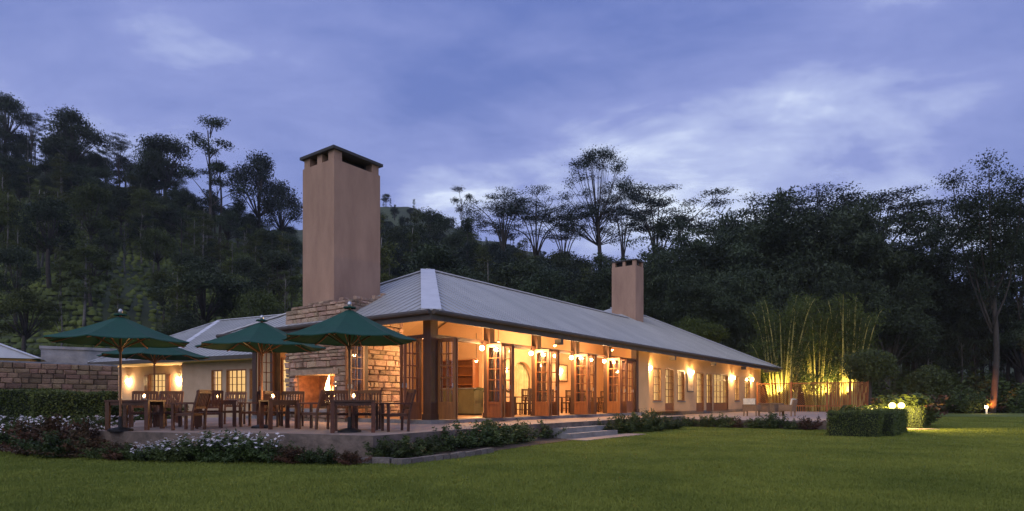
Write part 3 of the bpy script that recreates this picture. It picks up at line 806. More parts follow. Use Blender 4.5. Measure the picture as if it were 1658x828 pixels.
ch(306,15.5,TA,'teak armchair right of the leftmost table, turned side-on facing left', 8)
ch(268,17.0,TA,'teak armchair behind the leftmost table, back slats towards the wing',10)
ch(232,17.1,TA,'teak armchair behind the leftmost table, next to the lantern')
ch(338,16.45,TB,'teak armchair in front of the second table from the left',15)
ch(292,17.9,TB,'teak armchair left of the second table, half behind its neighbour')
ch(376,19.0,TB,'teak armchair behind the second table, backrest before the lit windows')
ch(411,17.6,TB,'teak armchair right of the second table near the middle parasol pole')
ch(341,19.3,TB,'teak armchair behind the second table, left of its lantern')
ch(437,17.7,TC,'teak armchair behind the table at the middle parasol pole')
ch(470,17.5,TC,'teak armchair before the left edge of the fireplace')
ch(508,16.1,TC,'teak armchair in front of the fire, side-on facing left',-6)
ch(594,15.7,TD,'teak armchair behind the nearest table, below the lit stone wall',6)
ch(553,15.8,TD,'teak armchair behind the nearest table, left of its parasol pole')
ch(640,14.9,TD,'teak armchair right of the nearest table, side-on by the dark doors',4)

# ------------------------------------------------------------------ indoor furniture
bar = thing('bar_counter', 'olive green bar counter seen through the first open doorway', 'counter', G(5.2,2.55,FZ+.006), ROT)
MB().box(0,.6,0,1.85,.06,1.08).build('body','bar_green',bar)
MB().box(.04,.56,.04,1.81,0,.06).build('plinth','flue_dark',bar)
MB().box(-.05,.65,-.05,1.9,1.08,1.13).build('counter_top','step_stone',bar)
MB().box(-.012,-.002,1.15,1.23,.06,1.08).build('strip','flue_dark',bar)
sh = thing('wall_cabinet', 'dark wooden cabinet with shelves behind the bar', 'cabinet', G(8.5,8.0,FZ+.006), ROT-math.pi/2)
m = MB().box(0,2.6,.4,.45,0,2.6); m.box(0,.05,0,.4,0,2.6); m.box(2.55,2.6,0,.4,0,2.6); m.build('carcass','door_wood',sh)
for z in (.05,.9,1.35,1.8,2.25,2.55): MB().box(.05,2.55,0,.4,z,z+.04).build('shelf','door_wood',sh)
for k in range(6): MB().box(.08+k*.415,.46+k*.415,-.02,.0,.1,.88).build('cupboard_door','door_wood',sh)
pic = thing('framed_picture', 'framed picture with dark frame on the dining room wall', 'picture', G(16.0,4.985,2.3), ROT)
m = MB(); m.box(-.5,.5,-.04,0,0,.07); m.box(-.5,.5,-.04,0,.93,1.0); m.box(-.5,-.43,-.04,0,.07,.93); m.box(.43,.5,-.04,0,.07,.93); m.build('frame','post_wood',pic)
MB().box(-.43,.43,-.02,0,.07,.93).build('print','paper',pic)
def tall_chair(loc, rz, label):
    t = thing('dining_chair', label, 'chair', loc, rz, 'high-backed dining chairs indoors')
    for sx,sy in ((1,1),(1,-1)): MB().box(sx*.22-.025,sx*.22+.025,sy*.22-.025,sy*.22+.025,0,.46).build('leg','post_wood',t)
    for sy in (1,-1): MB().box(-.245,-.195,sy*.22-.025,sy*.22+.025,0,1.12).build('leg','post_wood',t)
    MB().box(-.24,.25,-.24,.24,.46,.51).build('seat','post_wood',t)
    b = MB().box(-.24,-.20,-.195,.195,1.04,1.11).build('backrest','post_wood',t)
    for z_ in (.58,.80): MB().box(-.24,-.20,-.195,.195,z_,z_+.045).build('rail','post_wood',b)
    for k in range(4): MB().box(-.232,-.208,-.165+k*.1,-.135+k*.1,.62,1.04).build('slat','post_wood',b)
    m = MB(); m.box(-.2,.2,.205,.235,.2,.23); m.box(-.2,.2,-.235,-.205,.2,.23); m.build('stretcher','post_wood',t)
def dtable(loc, rz, label):
    t = thing('dining_table', label, 'table', loc, rz, 'dining tables indoors')
    MB().box(-.45,.45,-.45,.45,.73,.77).build('table_top','post_wood',t)
    for sx in (-1,1):
        for sy in (-1,1): MB().box(sx*.38-.035,sx*.38+.035,sy*.38-.035,sy*.38+.035,0,.73).build('leg','post_wood',t)
zf = FZ+.006
for i,(uu,vv) in enumerate(((6.95,1.85),(10.9,2.0),(14.5,2.0))):
    nm = ('second','third','fourth')[i]
    dtable(G(uu,vv,zf), ROT, 'dark dining table inside the %s open doorway from the corner' % nm)
    tall_chair(G(uu-.75,vv-.05,zf), ROT, 'dark slatted dining chair on the near side of the table in the %s doorway' % nm)
    tall_chair(G(uu+.75,vv,zf), ROT+math.pi, 'dark slatted dining chair on the far side of the table in the %s doorway' % nm)
    tall_chair(G(uu+.1,vv+.8,zf), ROT-math.pi/2, 'dark slatted dining chair at the back of the table in the %s doorway' % nm)
    tall_chair(G(uu-.05,vv-.78,zf), ROT+math.pi/2, 'dark slatted dining chair facing inward by the %s doorway' % nm)
# ------------------------------------------------------------------ the rear wing on the left
WR = math.radians(61.9)
wing = thing('guest_wing', 'low cream wing with grey hip roof and lit windows behind the parasols', 'house', (-13.9,35.0,0), WR)
e0=(0,18.1,3.9); e1=(0,9.5,3.9); e2=(0,-3.0,3.9); pk=(7.06,13.6,7.36); r2=(7.06,-3.0,7.36)
m = MB(); m.poly([e0,pk,e1]); m.poly([e1,pk,r2,e2]); m.poly([e0,(14,18.1,3.9),pk]); m.poly([pk,(14,18.1,3.9),(14,-3,3.9),r2])
wroof = m.build('roof','roof_metal',wing)
m = MB(); cap(m,e1,pk,.34); m.build('hip_cap','ridge_cap',wroof)
m = MB(); cap(m,e0,pk,.30); m.build('hip_cap','ridge_cap',wroof)
m = MB(); cap(m,pk,r2,.25); m.build('ridge_cap','ridge_cap',wroof)
sm = MB(); y = -2.6
while y < 18:
    if y < 13.6: t_ = 1.0 if y < 9.5 else 1.0
    s = 1.0 if y <= 13.6 else max(0,(18.1-y)/4.5)
    if s > .05: sm.bar((0.02,y,3.925),(7.06*s,y,3.9+3.46*s+.02),.035,.05)
    y += .45
stuff(sm.build('roof_seam','roof_metal',wroof))
MB().box(-.05,0,-3,18.1,3.66,3.89).build('fascia','fascia',wing)
MB().box(.0,3.0,-3,18.0,3.64,3.70).build('soffit','soffit',wing)
w1 = [(5.03,5.9,1.35,3.05),(2.84,4.5,1.35,3.05),(1.6,2.4,1.35,3.05)]
wall_x('wall',-3,8.9,.85,.25,-.1,3.64,w1,'wing_stucco',wing,'y')
MB().box(1.1,2.3,8.65,8.9,-.1,3.64).build('wall','wing_stucco',wing)
w2 = [(12.9,14.7,1.35,3.05)]
wall_x('wall',8.9,18.6,2.3,.25,-.1,3.64,w2,'wing_stucco',wing,'y')
for a,b,c,d in w1: window(wing,a,b,c,d,.86,'y',4 if b-a > 1.2 else 2,4,'curtain_glow')
for a,b,c,d in w2: window(wing,a,b,c,d,2.31,'y',4,4,'curtain_glow',2)
def WG(x,y,z): return wing.matrix_basis @ Vector((x,y,z))
wm = Matrix.Translation((-13.9,35.0,0)) @ Matrix.Rotation(WR,4,'Z')
wall_sconce(wm @ Vector((2.29,11.35,2.62)), WR, 'bright sconce on the guest wing beside its step-back corner', 'sconces on the guest wing', 62)
wall_sconce(wm @ Vector((2.29,17.2,2.62)), WR, 'bright sconce at the left end of the guest wing', 'sconces on the guest wing', 50)

# outbuildings at far left
ob = thing('concrete_outbuilding', 'flat-topped weathered concrete block behind the garden wall', 'building', P(128,50,0), q(35))
MB().box(-2.4,2.4,-1.5,1.5,0,5.2).build('wall','concrete',ob); MB().box(-2.5,2.5,-1.6,1.6,5.2,5.42).build('parapet','concrete',ob)
ob2 = thing('outbuilding', 'grey-roofed outbuilding at the left picture edge', 'building', P(-40,47,0), q(28))
m = MB(); m.poly([(4.6,-4,4.3),(4.6,4,4.3),(-1,0,6.6)]); m.poly([(4.6,-4,4.3),(-1,0,6.6),(-9,0,6.6),(-9,-4,4.3)]); m.poly([(4.6,4,4.3),(-9,4,4.3),(-9,0,6.6),(-1,0,6.6)])
m.build('roof','roof_metal',ob2); MB().box(-9,4,-3.4,3.4,0,4.3).build('wall','stucco_cream',ob2)
m = MB(); cap(m,(4.6,-4,4.3),(-1,0,6.6),.3); m.build('hip_cap','ridge_cap',ob2)

# dry-stone garden wall
gb, ga = Vector((-29.5,30.0,0)), Vector((-23.7,37.2,0)); gd = gb-ga; gl = gd.length
gw = thing('garden_wall', 'tall brown rubble stone garden wall at the left', 'wall', ga, math.atan2(gd.y,gd.x)-math.pi/2)   # local y runs along the wall
MB().box(.05,.45,0,gl,0,3.15).build('mortar_core','mortar',gw)
gcore = gw.children[0]
lay_stones(gcore,'garden_stone',0,gl-.6,1.0,3.28,lambda y,z: ((.03,y,z),0),w=(.32,.75),h=(.2,.36),thick=.2)
MB().box(.0,.5,0,gl,3.28,3.36).build('coping','concrete',gw)

# ------------------------------------------------------------------ steps, plinth edge, lattice screen, patio furniture
stp = thing('garden_steps', 'grey stone steps from the terrace down to the lawn', 'steps', G(4.1,-2.95,0), ROT)
MB().box(-1.5,1.5,-.38,0,-.05,.34).build('step','step_stone',stp); MB().box(-1.6,1.6,-.76,-.38,-.05,.18).build('step','step_stone',stp)
MB().box(-1.9,2.4,-1.5,-.76,-.03,.03).build('landing_slab','paving',stp)
ls = thing('lattice_screen', 'reddish wooden lattice privacy screen at the end of the patio', 'screen', G(38.6,0.2,0), ROT)
SB, ST = .75, 2.62
def lattice(y0, y1, diag=True):
    m = MB()
    if diag:
        h = ST-SB-.16; w = y1-y0
        for sgn in (1,-1):
            s = -h
            while s < w:
                a0, a1 = max(0,s), min(w, s+h)
                if a1-a0 > .05:
                    za, zb = (a0-s), (a1-s)
                    ya, yb = (y0+a0, y0+a1) if sgn > 0 else (y1-a0, y1-a1)
                    m.bar((.012*sgn,ya,SB+.08+za),(.012*sgn,yb,SB+.08+zb),.012,.085,(1,0,0))
                s += .16
    else:
        y = y0+.06
        while y < y1-.03: m.box(-.02,.02,y-.04,y+.04,SB+.08,ST-.08); y += .13
    return stuff(m.build('lattice','lattice_wood',ls))
ys = [0,-2.6,-5.2,-6.8,-8.0]
for i,y in enumerate(ys): MB().box(-.06,.06,y-.06,y+.06,0,ST+.08).build('post','lattice_wood',ls)
for i in range(4):
    y1, y0 = ys[i]-.06, ys[i+1]+.06
    MB().box(-.03,.03,y0,y1,ST-.08,ST).build('rail','lattice_wood',ls); MB().box(-.03,.03,y0,y1,SB,SB+.08).build('rail','lattice_wood',ls)
    lattice(y0,y1,i < 2)
    m = MB(); m.box(-.02,.02,y0,y1,.1,.16)
    y = y0+.08
    while y < y1: m.box(-.015,.015,y-.02,y+.02,.16,SB); y += .16
    stuff(m.build('lower_slats','lattice_wood',ls))
def patio_chair(loc, rz, label, throw=False):
    t = thing('wicker_armchair', label, 'chair', loc, rz, 'wicker armchairs on the patio')
    m = MB(); 
    for sx in (-.3,.3):
        for sy in (-.33,.33): MB().box(sx-.03,sx+.03,sy-.03,sy+.03,0,.3).build('leg','wicker',t)
    MB().box(-.34,.36,-.37,.37,.28,.36).build('seat_base','wicker',t)
    for sy in (-1,1): MB().box(-.34,.34,sy*.36-.045,sy*.36+.045,.36,.64).build('armrest','wicker',t)
    m = MB(); m.bar((-.30,0,.34),(-.42,0,.92),.7,.07,(1,0,0)); m.build('backrest','wicker',t)
    MB().box(-.24,.34,-.30,.30,.37,.47).build('seat_cushion','cushion',t)
    m = MB(); m.bar((-.235,0,.48),(-.335,0,.97),.62,.10,(1,0,0)); m.build('back_cushion','cushion',t)
    if throw: m = MB(); m.bar((-.43,0,.66),(-.47,0,.985),.64,.03,(1,0,0)); m.build('throw','cushion',t)
pt = P(1248,35.2,PZ)
t = thing('wicker_table', 'square wicker table between the patio armchairs', 'table', pt, q(20))
MB().box(-.5,.5,-.5,.5,.66,.72).build('table_top','wicker',t)
for sx in (-.44,.44):
    for sy in (-.44,.44): MB().box(sx-.04,sx+.04,sy-.04,sy+.04,0,.66).build('leg','wicker',t)
for sg in (-1,1):
    MB().box(-.4,.4,sg*.44-.015,sg*.44+.015,.22,.66).build('side_panel','wicker',t); MB().box(sg*.44-.015,sg*.44+.015,-.4,.4,.22,.66).build('side_panel','wicker',t)
p1 = P(1217,34.6,PZ); p2 = P(1275,34.4,PZ)
patio_chair(p1, face(p1,pt)+q(28), 'wicker armchair with pale cushions left of the patio table', True)
patio_chair(p2, face(p2,pt)+q(12), 'wicker armchair with pale cushions right of the patio table, facing left')

# ------------------------------------------------------------------ grass
def build_grass():
    rng = np.random.default_rng(5)
    n = 620000
    d = 6.2 * (46/6.2)**rng.uniform(0,1,n)**1.0
    # log spacing in depth, uniform in angle: density falls with distance squared, then widen blades with distance
    p = rng.uniform(-.86,.86,n); X = p*d; Y = d
    u, v = to_local(X, Y)
    keep = ~in_poly(u, v, BED) & ~in_poly(u, v, TER) & ~in_poly(u, v, PAT) & ~((u > -.5) & (v > -.6)) & ~((v > -4.45) & (u > 2.1) & (u < 6.6))
    X, Y, d = X[keep], Y[keep], d[keep]; n = len(X)
    h = rng.uniform(.022,.05,n); w = .0035 + .00055*d
    a = rng.uniform(0,2*np.pi,n); lean = rng.normal(0,.020,(n,2))
    b0 = np.stack([X-np.cos(a)*w, Y-np.sin(a)*w, np.zeros(n)],1); b1 = np.stack([X+np.cos(a)*w, Y+np.sin(a)*w, np.zeros(n)],1)
    tp = np.stack([X+lean[:,0], Y+lean[:,1], h],1)
    V = np.stack([b0,b1,tp],1).reshape(-1,3)
    me = raw_mesh('grass', V, np.arange(3*n), np.full(n,3,np.int32), 'grass_blade')
    tag(stuff(put('grass', me)), 'short mown grass of the lawn', 'grass')
BED = [(-5.9,-4.9),(-6.9,-2.3),(-8.3,.4),(-9.1,2.8),(-9.5,5.6),(-9.0,8.0),(-6.6,9.2),(-8.3,5.0),(-6.15,-1.5),(-5.6,-3.75),(-2.5,-3.4),(0,-2.95),(3.4,-2.95),(3.4,-3.9),(0,-4.2),(-2.6,-4.6)]
m = MB(); W = [G(u_,v_) for u_,v_ in BED]
ar_ = sum(W[i].x*W[(i+1)%len(W)].y - W[(i+1)%len(W)].x*W[i].y for i in range(len(W)))
if ar_ < 0: W.reverse()
m.poly([(p.x,p.y,.02) for p in W]); struct(m.build('flower_bed','soil'))
build_grass()
# edging stones of the bed
edge = [(-2.9,-4.75),(-4.4,-4.95),(-5.9,-5.0),(-7.0,-2.4),(-8.4,.35),(-9.2,2.8),(-9.6,5.6),(-9.2,7.6)]
ed = thing('bed_edging', 'low edging of rough stones round the flower bed', 'edging')
kr = random.Random(11)
for i in range(len(edge)-1):
    a = G(*edge[i]); b = G(*edge[i+1]); L_ = (b-a).length; s = 0
    while s < L_-.1:
        w = kr.uniform(.22,.42); c_ = a + (b-a)*((s+w/2)/L_)
        put('stone', stone_me('kerb_stone',kr.randrange(8)), ed, (c_.x,c_.y,.055), (0,0,math.atan2((b-a).y,(b-a).x)-math.pi/2+math.pi+kr.uniform(-.08,.08)), (.2,w-.03,kr.uniform(.09,.16)))
        s += w

# ------------------------------------------------------------------ shrubs and flowers
RG = np.random.default_rng(21)
def shrub_mesh(seed, rx, rz, n, size, m, aspect=.45, lumps=7, droop=0.0, up=0.0):
    rng = np.random.default_rng(seed)
    bl = [(0,0,rz*.45,rx*.75,rx*.75,rz*.45)]
    for k in range(lumps):
        a = rng.uniform(0,6.28); r = rx*rng.uniform(.25,.72); zz = rz*rng.uniform(.3,.78); s = rng.uniform(.25,.45)
        bl.append((r*math.cos(a), r*math.sin(a), zz, rx*s, rx*s, rz*s*.75))
    p = blob_points(bl, n, rng, .35); p = p[p[:,2] > .01]
    return leaves('foliage', p, size, m, rng, aspect, droop-up)
def wild_mesh(seed, rx, rz, n, size, m, aspect=.4, stems=30):
    rng = np.random.default_rng(seed); P_ = []
    for k in range(stems):
        a = rng.uniform(0,6.28); R_ = rx*rng.uniform(.15,1.15); hh = rz*rng.uniform(.45,1.2)*(1-.35*(R_/rx)**2); b = rng.normal(0,.12,2)
        f = rng.uniform(.05,1,n//stems)**.7
        q_ = np.stack([b[0]+R_*math.cos(a)*f**1.3, b[1]+R_*math.sin(a)*f**1.3, hh*f],1); P_.append(q_+rng.normal(0,.035,q_.shape))
    p = np.concatenate(P_); p = p[p[:,2] > .01]
    return leaves('foliage', p, size, m, rng, aspect)
SH = {k: [shrub_mesh(100*i+j, *a) for j in range(3)] for i,(k,a) in enumerate({
    'green': (.5,.6,2600,.085,'leaf_garden'), 'hedgy': (.5,.6,2600,.07,'leaf_hedge'), 'red': (.5,.6,2600,.085,'leaf_red'),
    'spiky': (.45,.6,1500,.17,'leaf_garden',.16,6,0,.5)}.items())}
SH['green'] = [wild_mesh(900+j,.55,.66,2900,.085,'leaf_garden') for j in range(4)]
SH['spiky'] = [wild_mesh(920+j,.55,.70,2400,.13,'leaf_garden',.2,40) for j in range(3)]
SH['red'] = [wild_mesh(940+j,.58,.62,2900,.08,'leaf_red',.45,36) for j in range(3)]
STEM = MB()
for k in range(7):
    a = k*.9; STEM.tube([(0,0,0),(.2*math.cos(a),.2*math.sin(a),.25),(.32*math.cos(a),.32*math.sin(a),.5)],[.012,.009,.004],5)
STEM_ME = STEM.mesh('stem','bark')
def flowers_mesh(seed, n, rx, z0, z1, m, r=.028):
    rng = np.random.default_rng(seed); M_ = MB()
    for k in range(n):
        a = rng.uniform(0,6.28); rr = rx*math.sqrt(rng.uniform(0,1)); c = Vector((rr*math.cos(a), rr*math.sin(a), rng.uniform(z0,z1)))
        nrm = Vector((rng.normal()*.5, rng.normal()*.5-.5, 1)).normalized(); t1 = nrm.cross(Vector((1,0,.1))).normalized(); t2 = nrm.cross(t1)
        s = r*rng.uniform(.7,1.3); pts = [c-nrm*.008]
        for j in range(10):
            q_ = j*math.pi/5; rad = s*(1 if j%2==0 else .55); pts.append(c+(t1*math.cos(q_)+t2*math.sin(q_))*rad)
        M_.add(pts, [(0,j+1,(j+1)%10+1) for j in range(10)])
    return M_.mesh('blossom', m)
FL = {'white': [flowers_mesh(50+j,58,.60,.40,.74,'petal_white',.04) for j in range(3)], 'orange': [flowers_mesh(60,7,.4,.4,.65,'petal_orange',.04)], 'pink': [flowers_mesh(70,9,.4,.4,.68,'petal_pink',.035)]}
sk = random.Random(4)
def shrub(px, d, kind, s, label, flower=None, z=0.02, sz=1.0, name='shrub', cat='shrub', group='flower bed shrubs'):
    p = P(px,d,z) if not isinstance(px, Vector) else px
    t = thing(name, label, cat, p, sk.uniform(0,6.28), group, (s*1.3*sk.uniform(.9,1.25),s*1.3*sk.uniform(.9,1.25),s*sz*sk.uniform(.9,1.15)))
    put('stems', STEM_ME, t); put('foliage', SH[kind][sk.randrange(len(SH[kind]))], t)
    if flower: put('blossom', FL[flower][sk.randrange(len(FL[flower]))], t)
    return t
bedl = [   # px, depth, kind, size, flower, label
 (55,13.9,'red',.95,None,'reddish-brown shrub at the left tip of the bed'),
 (75,14.5,'red',1.1,None,'tall reddish shrub behind the left tip of the bed'),
 (105,13.6,'red',.9,None,'russet shrub left of the terrace corner'),
 (122,14.6,'red',1.0,None,'dark red shrub against the curved terrace end'),
 (90,13.2,'green',.8,None,'low dark green shrub at the front of the left bed tip'),
 (140,13.2,'red',.62,None,'small maroon shrub below the terrace edge at left'),
 (150,15.9,'green',.75,'white','white-flowered plant beside the left terrace edge'),
 (128,15.3,'green',.6,'white','small white-flowered plant above the red shrubs'),
 (175,12.95,'green',.52,None,'low green plant at the bed kerb left of the daisies'),
 (212,12.75,'green',.48,None,'small green plant below the leftmost table'),
 (262,12.55,'green',.62,'white','white daisy bush at the left end of the daisy row'),
 (300,12.45,'green',.66,'white','white daisy bush second from left in the row'),
 (338,12.4,'green',.72,'white','white daisy bush in the middle of the row'),
 (375,12.35,'green',.76,'white','white daisy bush before the second table'),
 (412,12.3,'green',.78,'white','largest daisy bush in the row with few blooms'),
 (446,12.15,'green',.62,None,'dark green bush at the right end of the daisy row'),
 (478,12.0,'red',.48,None,'small rusty plant against the terrace wall'),
 (496,11.95,'green',.42,'pink','small pink-flowered plant against the terrace wall'),
 (238,12.5,'green',.50,'white','small white daisy plant left of the daisy row'),
 (192,12.7,'red',.50,None,'rusty low plant between the left shrubs and the daisies'),
 (30,15.2,'green',.9,'white','white-flowered bush at the outer left of the bed'),
 (530,11.85,'green',.42,None,'tiny weed at the foot of the terrace wall'),
 (566,11.75,'red',.38,None,'tiny plant near the terrace front corner'),
]
for px,d,k,s,fl,lab in bedl: shrub(px,d,k,s,lab,fl)
for i,(px,d,k,s,fl,lab) in enumerate([
 (622,12.9,'spiky',.66,None,'spiky green plant at the terrace front corner'),
 (650,13.2,'green',.70,None,'leafy bush right of the terrace front corner'),
 (690,14.2,'spiky',.60,None,'grassy plant before the right-hand armchair'),
 (722,14.9,'green',.78,None,'dark bush below the corner doors'),
 (752,15.9,'green',.85,'pink','bush with faded pink blooms below the first doorway'),
 (782,16.4,'green',.95,'orange','tall bush with orange blooms below the second post'),
 (812,17.2,'spiky',.95,None,'spiky bush below the second doorway'),
 (838,18.0,'green',.80,None,'rounded bush left of the garden steps'),
 (880,19.8,'green',.72,None,'small bush beside the left end of the garden steps'),
 (980,22.3,'green',.70,None,'small upright bush at the right end of the garden steps'),
 (1015,23.3,'green',1.0,None,'bush right of the steps below the closed doors'),
 (1040,24.0,'spiky',1.0,None,'spiky bush below the plaster pier'),
 (1063,24.8,'green',1.0,None,'bush below the brightest sconce'),
 (1085,26.2,'green',.85,None,'bush where the terrace meets the patio')]):
    shrub(px,d,k,s,lab,fl,z=0.0)
lowl = ['low plant in the patio edging bed, %s from the steps' % n for n in ('first','second','third','fourth','fifth','sixth','seventh','eighth')]
for i in range(8):
    v_ = -3.4-.72*i; p = G(13.75,v_,0); shrub(p,0,('green','spiky','green','red')[i%4],.60+.12*(i%3),lowl[i],None,group='patio edging plants')
# hedges and daisies left of the terrace
def hedge(name, a, b, w, h, label, n=9000, size=.06, m='leaf_hedge', cat='hedge'):
    a = Vector(a); b = Vector(b); d = b-a; L_ = d.length
    t = thing(name, label, cat, a, math.atan2(d.y,d.x))
    MB().box(.05,L_-.05,-w/2+.05,w/2-.05,0,h-.05).build('twigs','core_dark',t)
    rng = np.random.default_rng(int(abs(a.x*91+a.y*17)))
    A_ = np.array([L_*h,L_*h,w*h,w*h,L_*w]); k = rng.choice(5,n,p=A_/A_.sum()); r1 = rng.uniform(0,1,n); r2_ = rng.uniform(0,1,n)
    p = np.empty((n,3))
    p[:,0] = np.where(k==2,0,np.where(k==3,L_,r1*L_)); p[:,1] = np.where(k==0,-w/2,np.where(k==1,w/2,np.where(k==4,(r2_-.5)*w,(r1-.5)*w))); p[:,2] = np.where(k==4,h,r2_*h)
    p += rng.normal(0,.035,(n,3)) + (np.sin(p[:,:1]*3.1)*np.cos(p[:,2:]*4))*.03
    p[:,2] = np.maximum(p[:,2],.01)
    put('foliage', leaves('foliage',p,size,m,rng,.55), t)
    return t
hedge('clipped_hedge', P(-60,24.5), P(105,25.5), 1.3, 1.62, 'clipped hedge at the far left before the stone wall', 16000, .09)
hedge('clipped_hedge', P(62,22.6), P(182,23.4), 1.2, 1.5, 'clipped hedge left of the terrace, nearer the camera', 14000, .085)
for i,(px,d) in enumerate(((5,18.5),(28,19.0),(52,19.2),(75,19.6))): shrub(px,d,'green',.95,'white-flowered plant below the far left hedge, %s from the picture edge' % ords[i],'white',group='white flowers by the left hedge')
for i,(px,d) in enumerate(((150,17.6),(168,18.2),(182,19.0))): shrub(px,d,'green',1.0,'leafy plant between the left hedge and the terrace, %s from left' % ords[i],'white' if i else None,group='plants by the left terrace edge')
for i,(px,d,s) in enumerate(((203,24,1.6),(224,25,1.5),(262,25,1.5))): shrub(px,d,'hedgy',s,'bush before the sconce-lit wing wall, %s from left' % ords[i],None,group='bushes before the wing',z=.2)
# box hedge round the patio corner
K = Vector((12.4,20.8,0))
hedge('box_hedge', K+Vv*1.55, K-U*.0, .75, .84, 'short end of the clipped box hedge at the patio corner', 7000, .055)
hedge('box_hedge', K+U*.42+Vv*.02, K+U*5.2, .8, .84, 'long clipped box hedge running back from the patio corner', 15000, .055)
hedge('box_hedge', Vector((17.15,26.6,0)), Vector((17.15,26.6,0))+U*5.0, .9, .95, 'second box hedge beyond the twin garden lamp', 9000, .06)
for i,(px,d,s) in enumerate(((1385,25.0,1.35),(1404,25.8,1.75),(1424,27.0,1.5))): shrub(px,d,'hedgy',s,'leafy shrub inside the patio corner hedge, %s from left' % ords[i],None,group='shrubs in the patio corner')
shrub(1467,29.5,'red',2.2,'russet shrub glowing behind the twin garden lamp',None,group='shrubs in the patio corner')
shrub(1430,28.4,'hedgy',1.6,'shrub lit yellow beside the twin garden lamp',None,group='shrubs in the patio corner')
shrub(1440,27.8,'hedgy',1.7,'bush glowing yellow just left of the twin garden lamp',None,group='shrubs in the patio corner')
shrub(1464,28.6,'hedgy',2.5,'bush glowing yellow right behind the twin garden lamp',None,group='shrubs in the patio corner')
gl_ = thing('garden_lamp', 'twin-globe garden lamp glowing above the box hedge', 'lamp', P(1452,26.0,0), 0)
MB().box(-.07,.07,-.07,.07,0,.84).build('pillar','white_paint',gl_); MB().bar((-.2,0,.87),(.2,0,.87),.05,.05).build('arm','dark_metal',gl_)
for sx in (-.19,.19):
    MB().ball((sx,0,1.02),.13,14,8).build('globe','globe_amber',gl_,True); lamp_light(gl_,(sx,-.02,1.02),150,(1,.68,.2),.1)
MB().box(-.6,.9,-.5,.4,-.02,.035).build('paving_slab','paving',thing('stepping_slab','pale stepping slab on the lawn by the garden lamp','slab',P(1478,26.2,0),.3))
pl = thing('path_light', 'small white path light at the far lawn edge', 'lamp', P(1597,56,0), 0)
MB().lathe([(.09,0),(.09,.5),(.13,.52)],10).build('post','white_paint',pl); MB().lathe([(.12,.52),(.13,.62),(.1,.74),(.01,.76)],12).build('lantern','bulb_soft',pl,True); MB().lathe([(.17,.76),(.02,.86)],12).build('hood','dark_metal',pl)
lamp_light(pl,(0,-.2,.66),18,(1,.62,.26),.08)
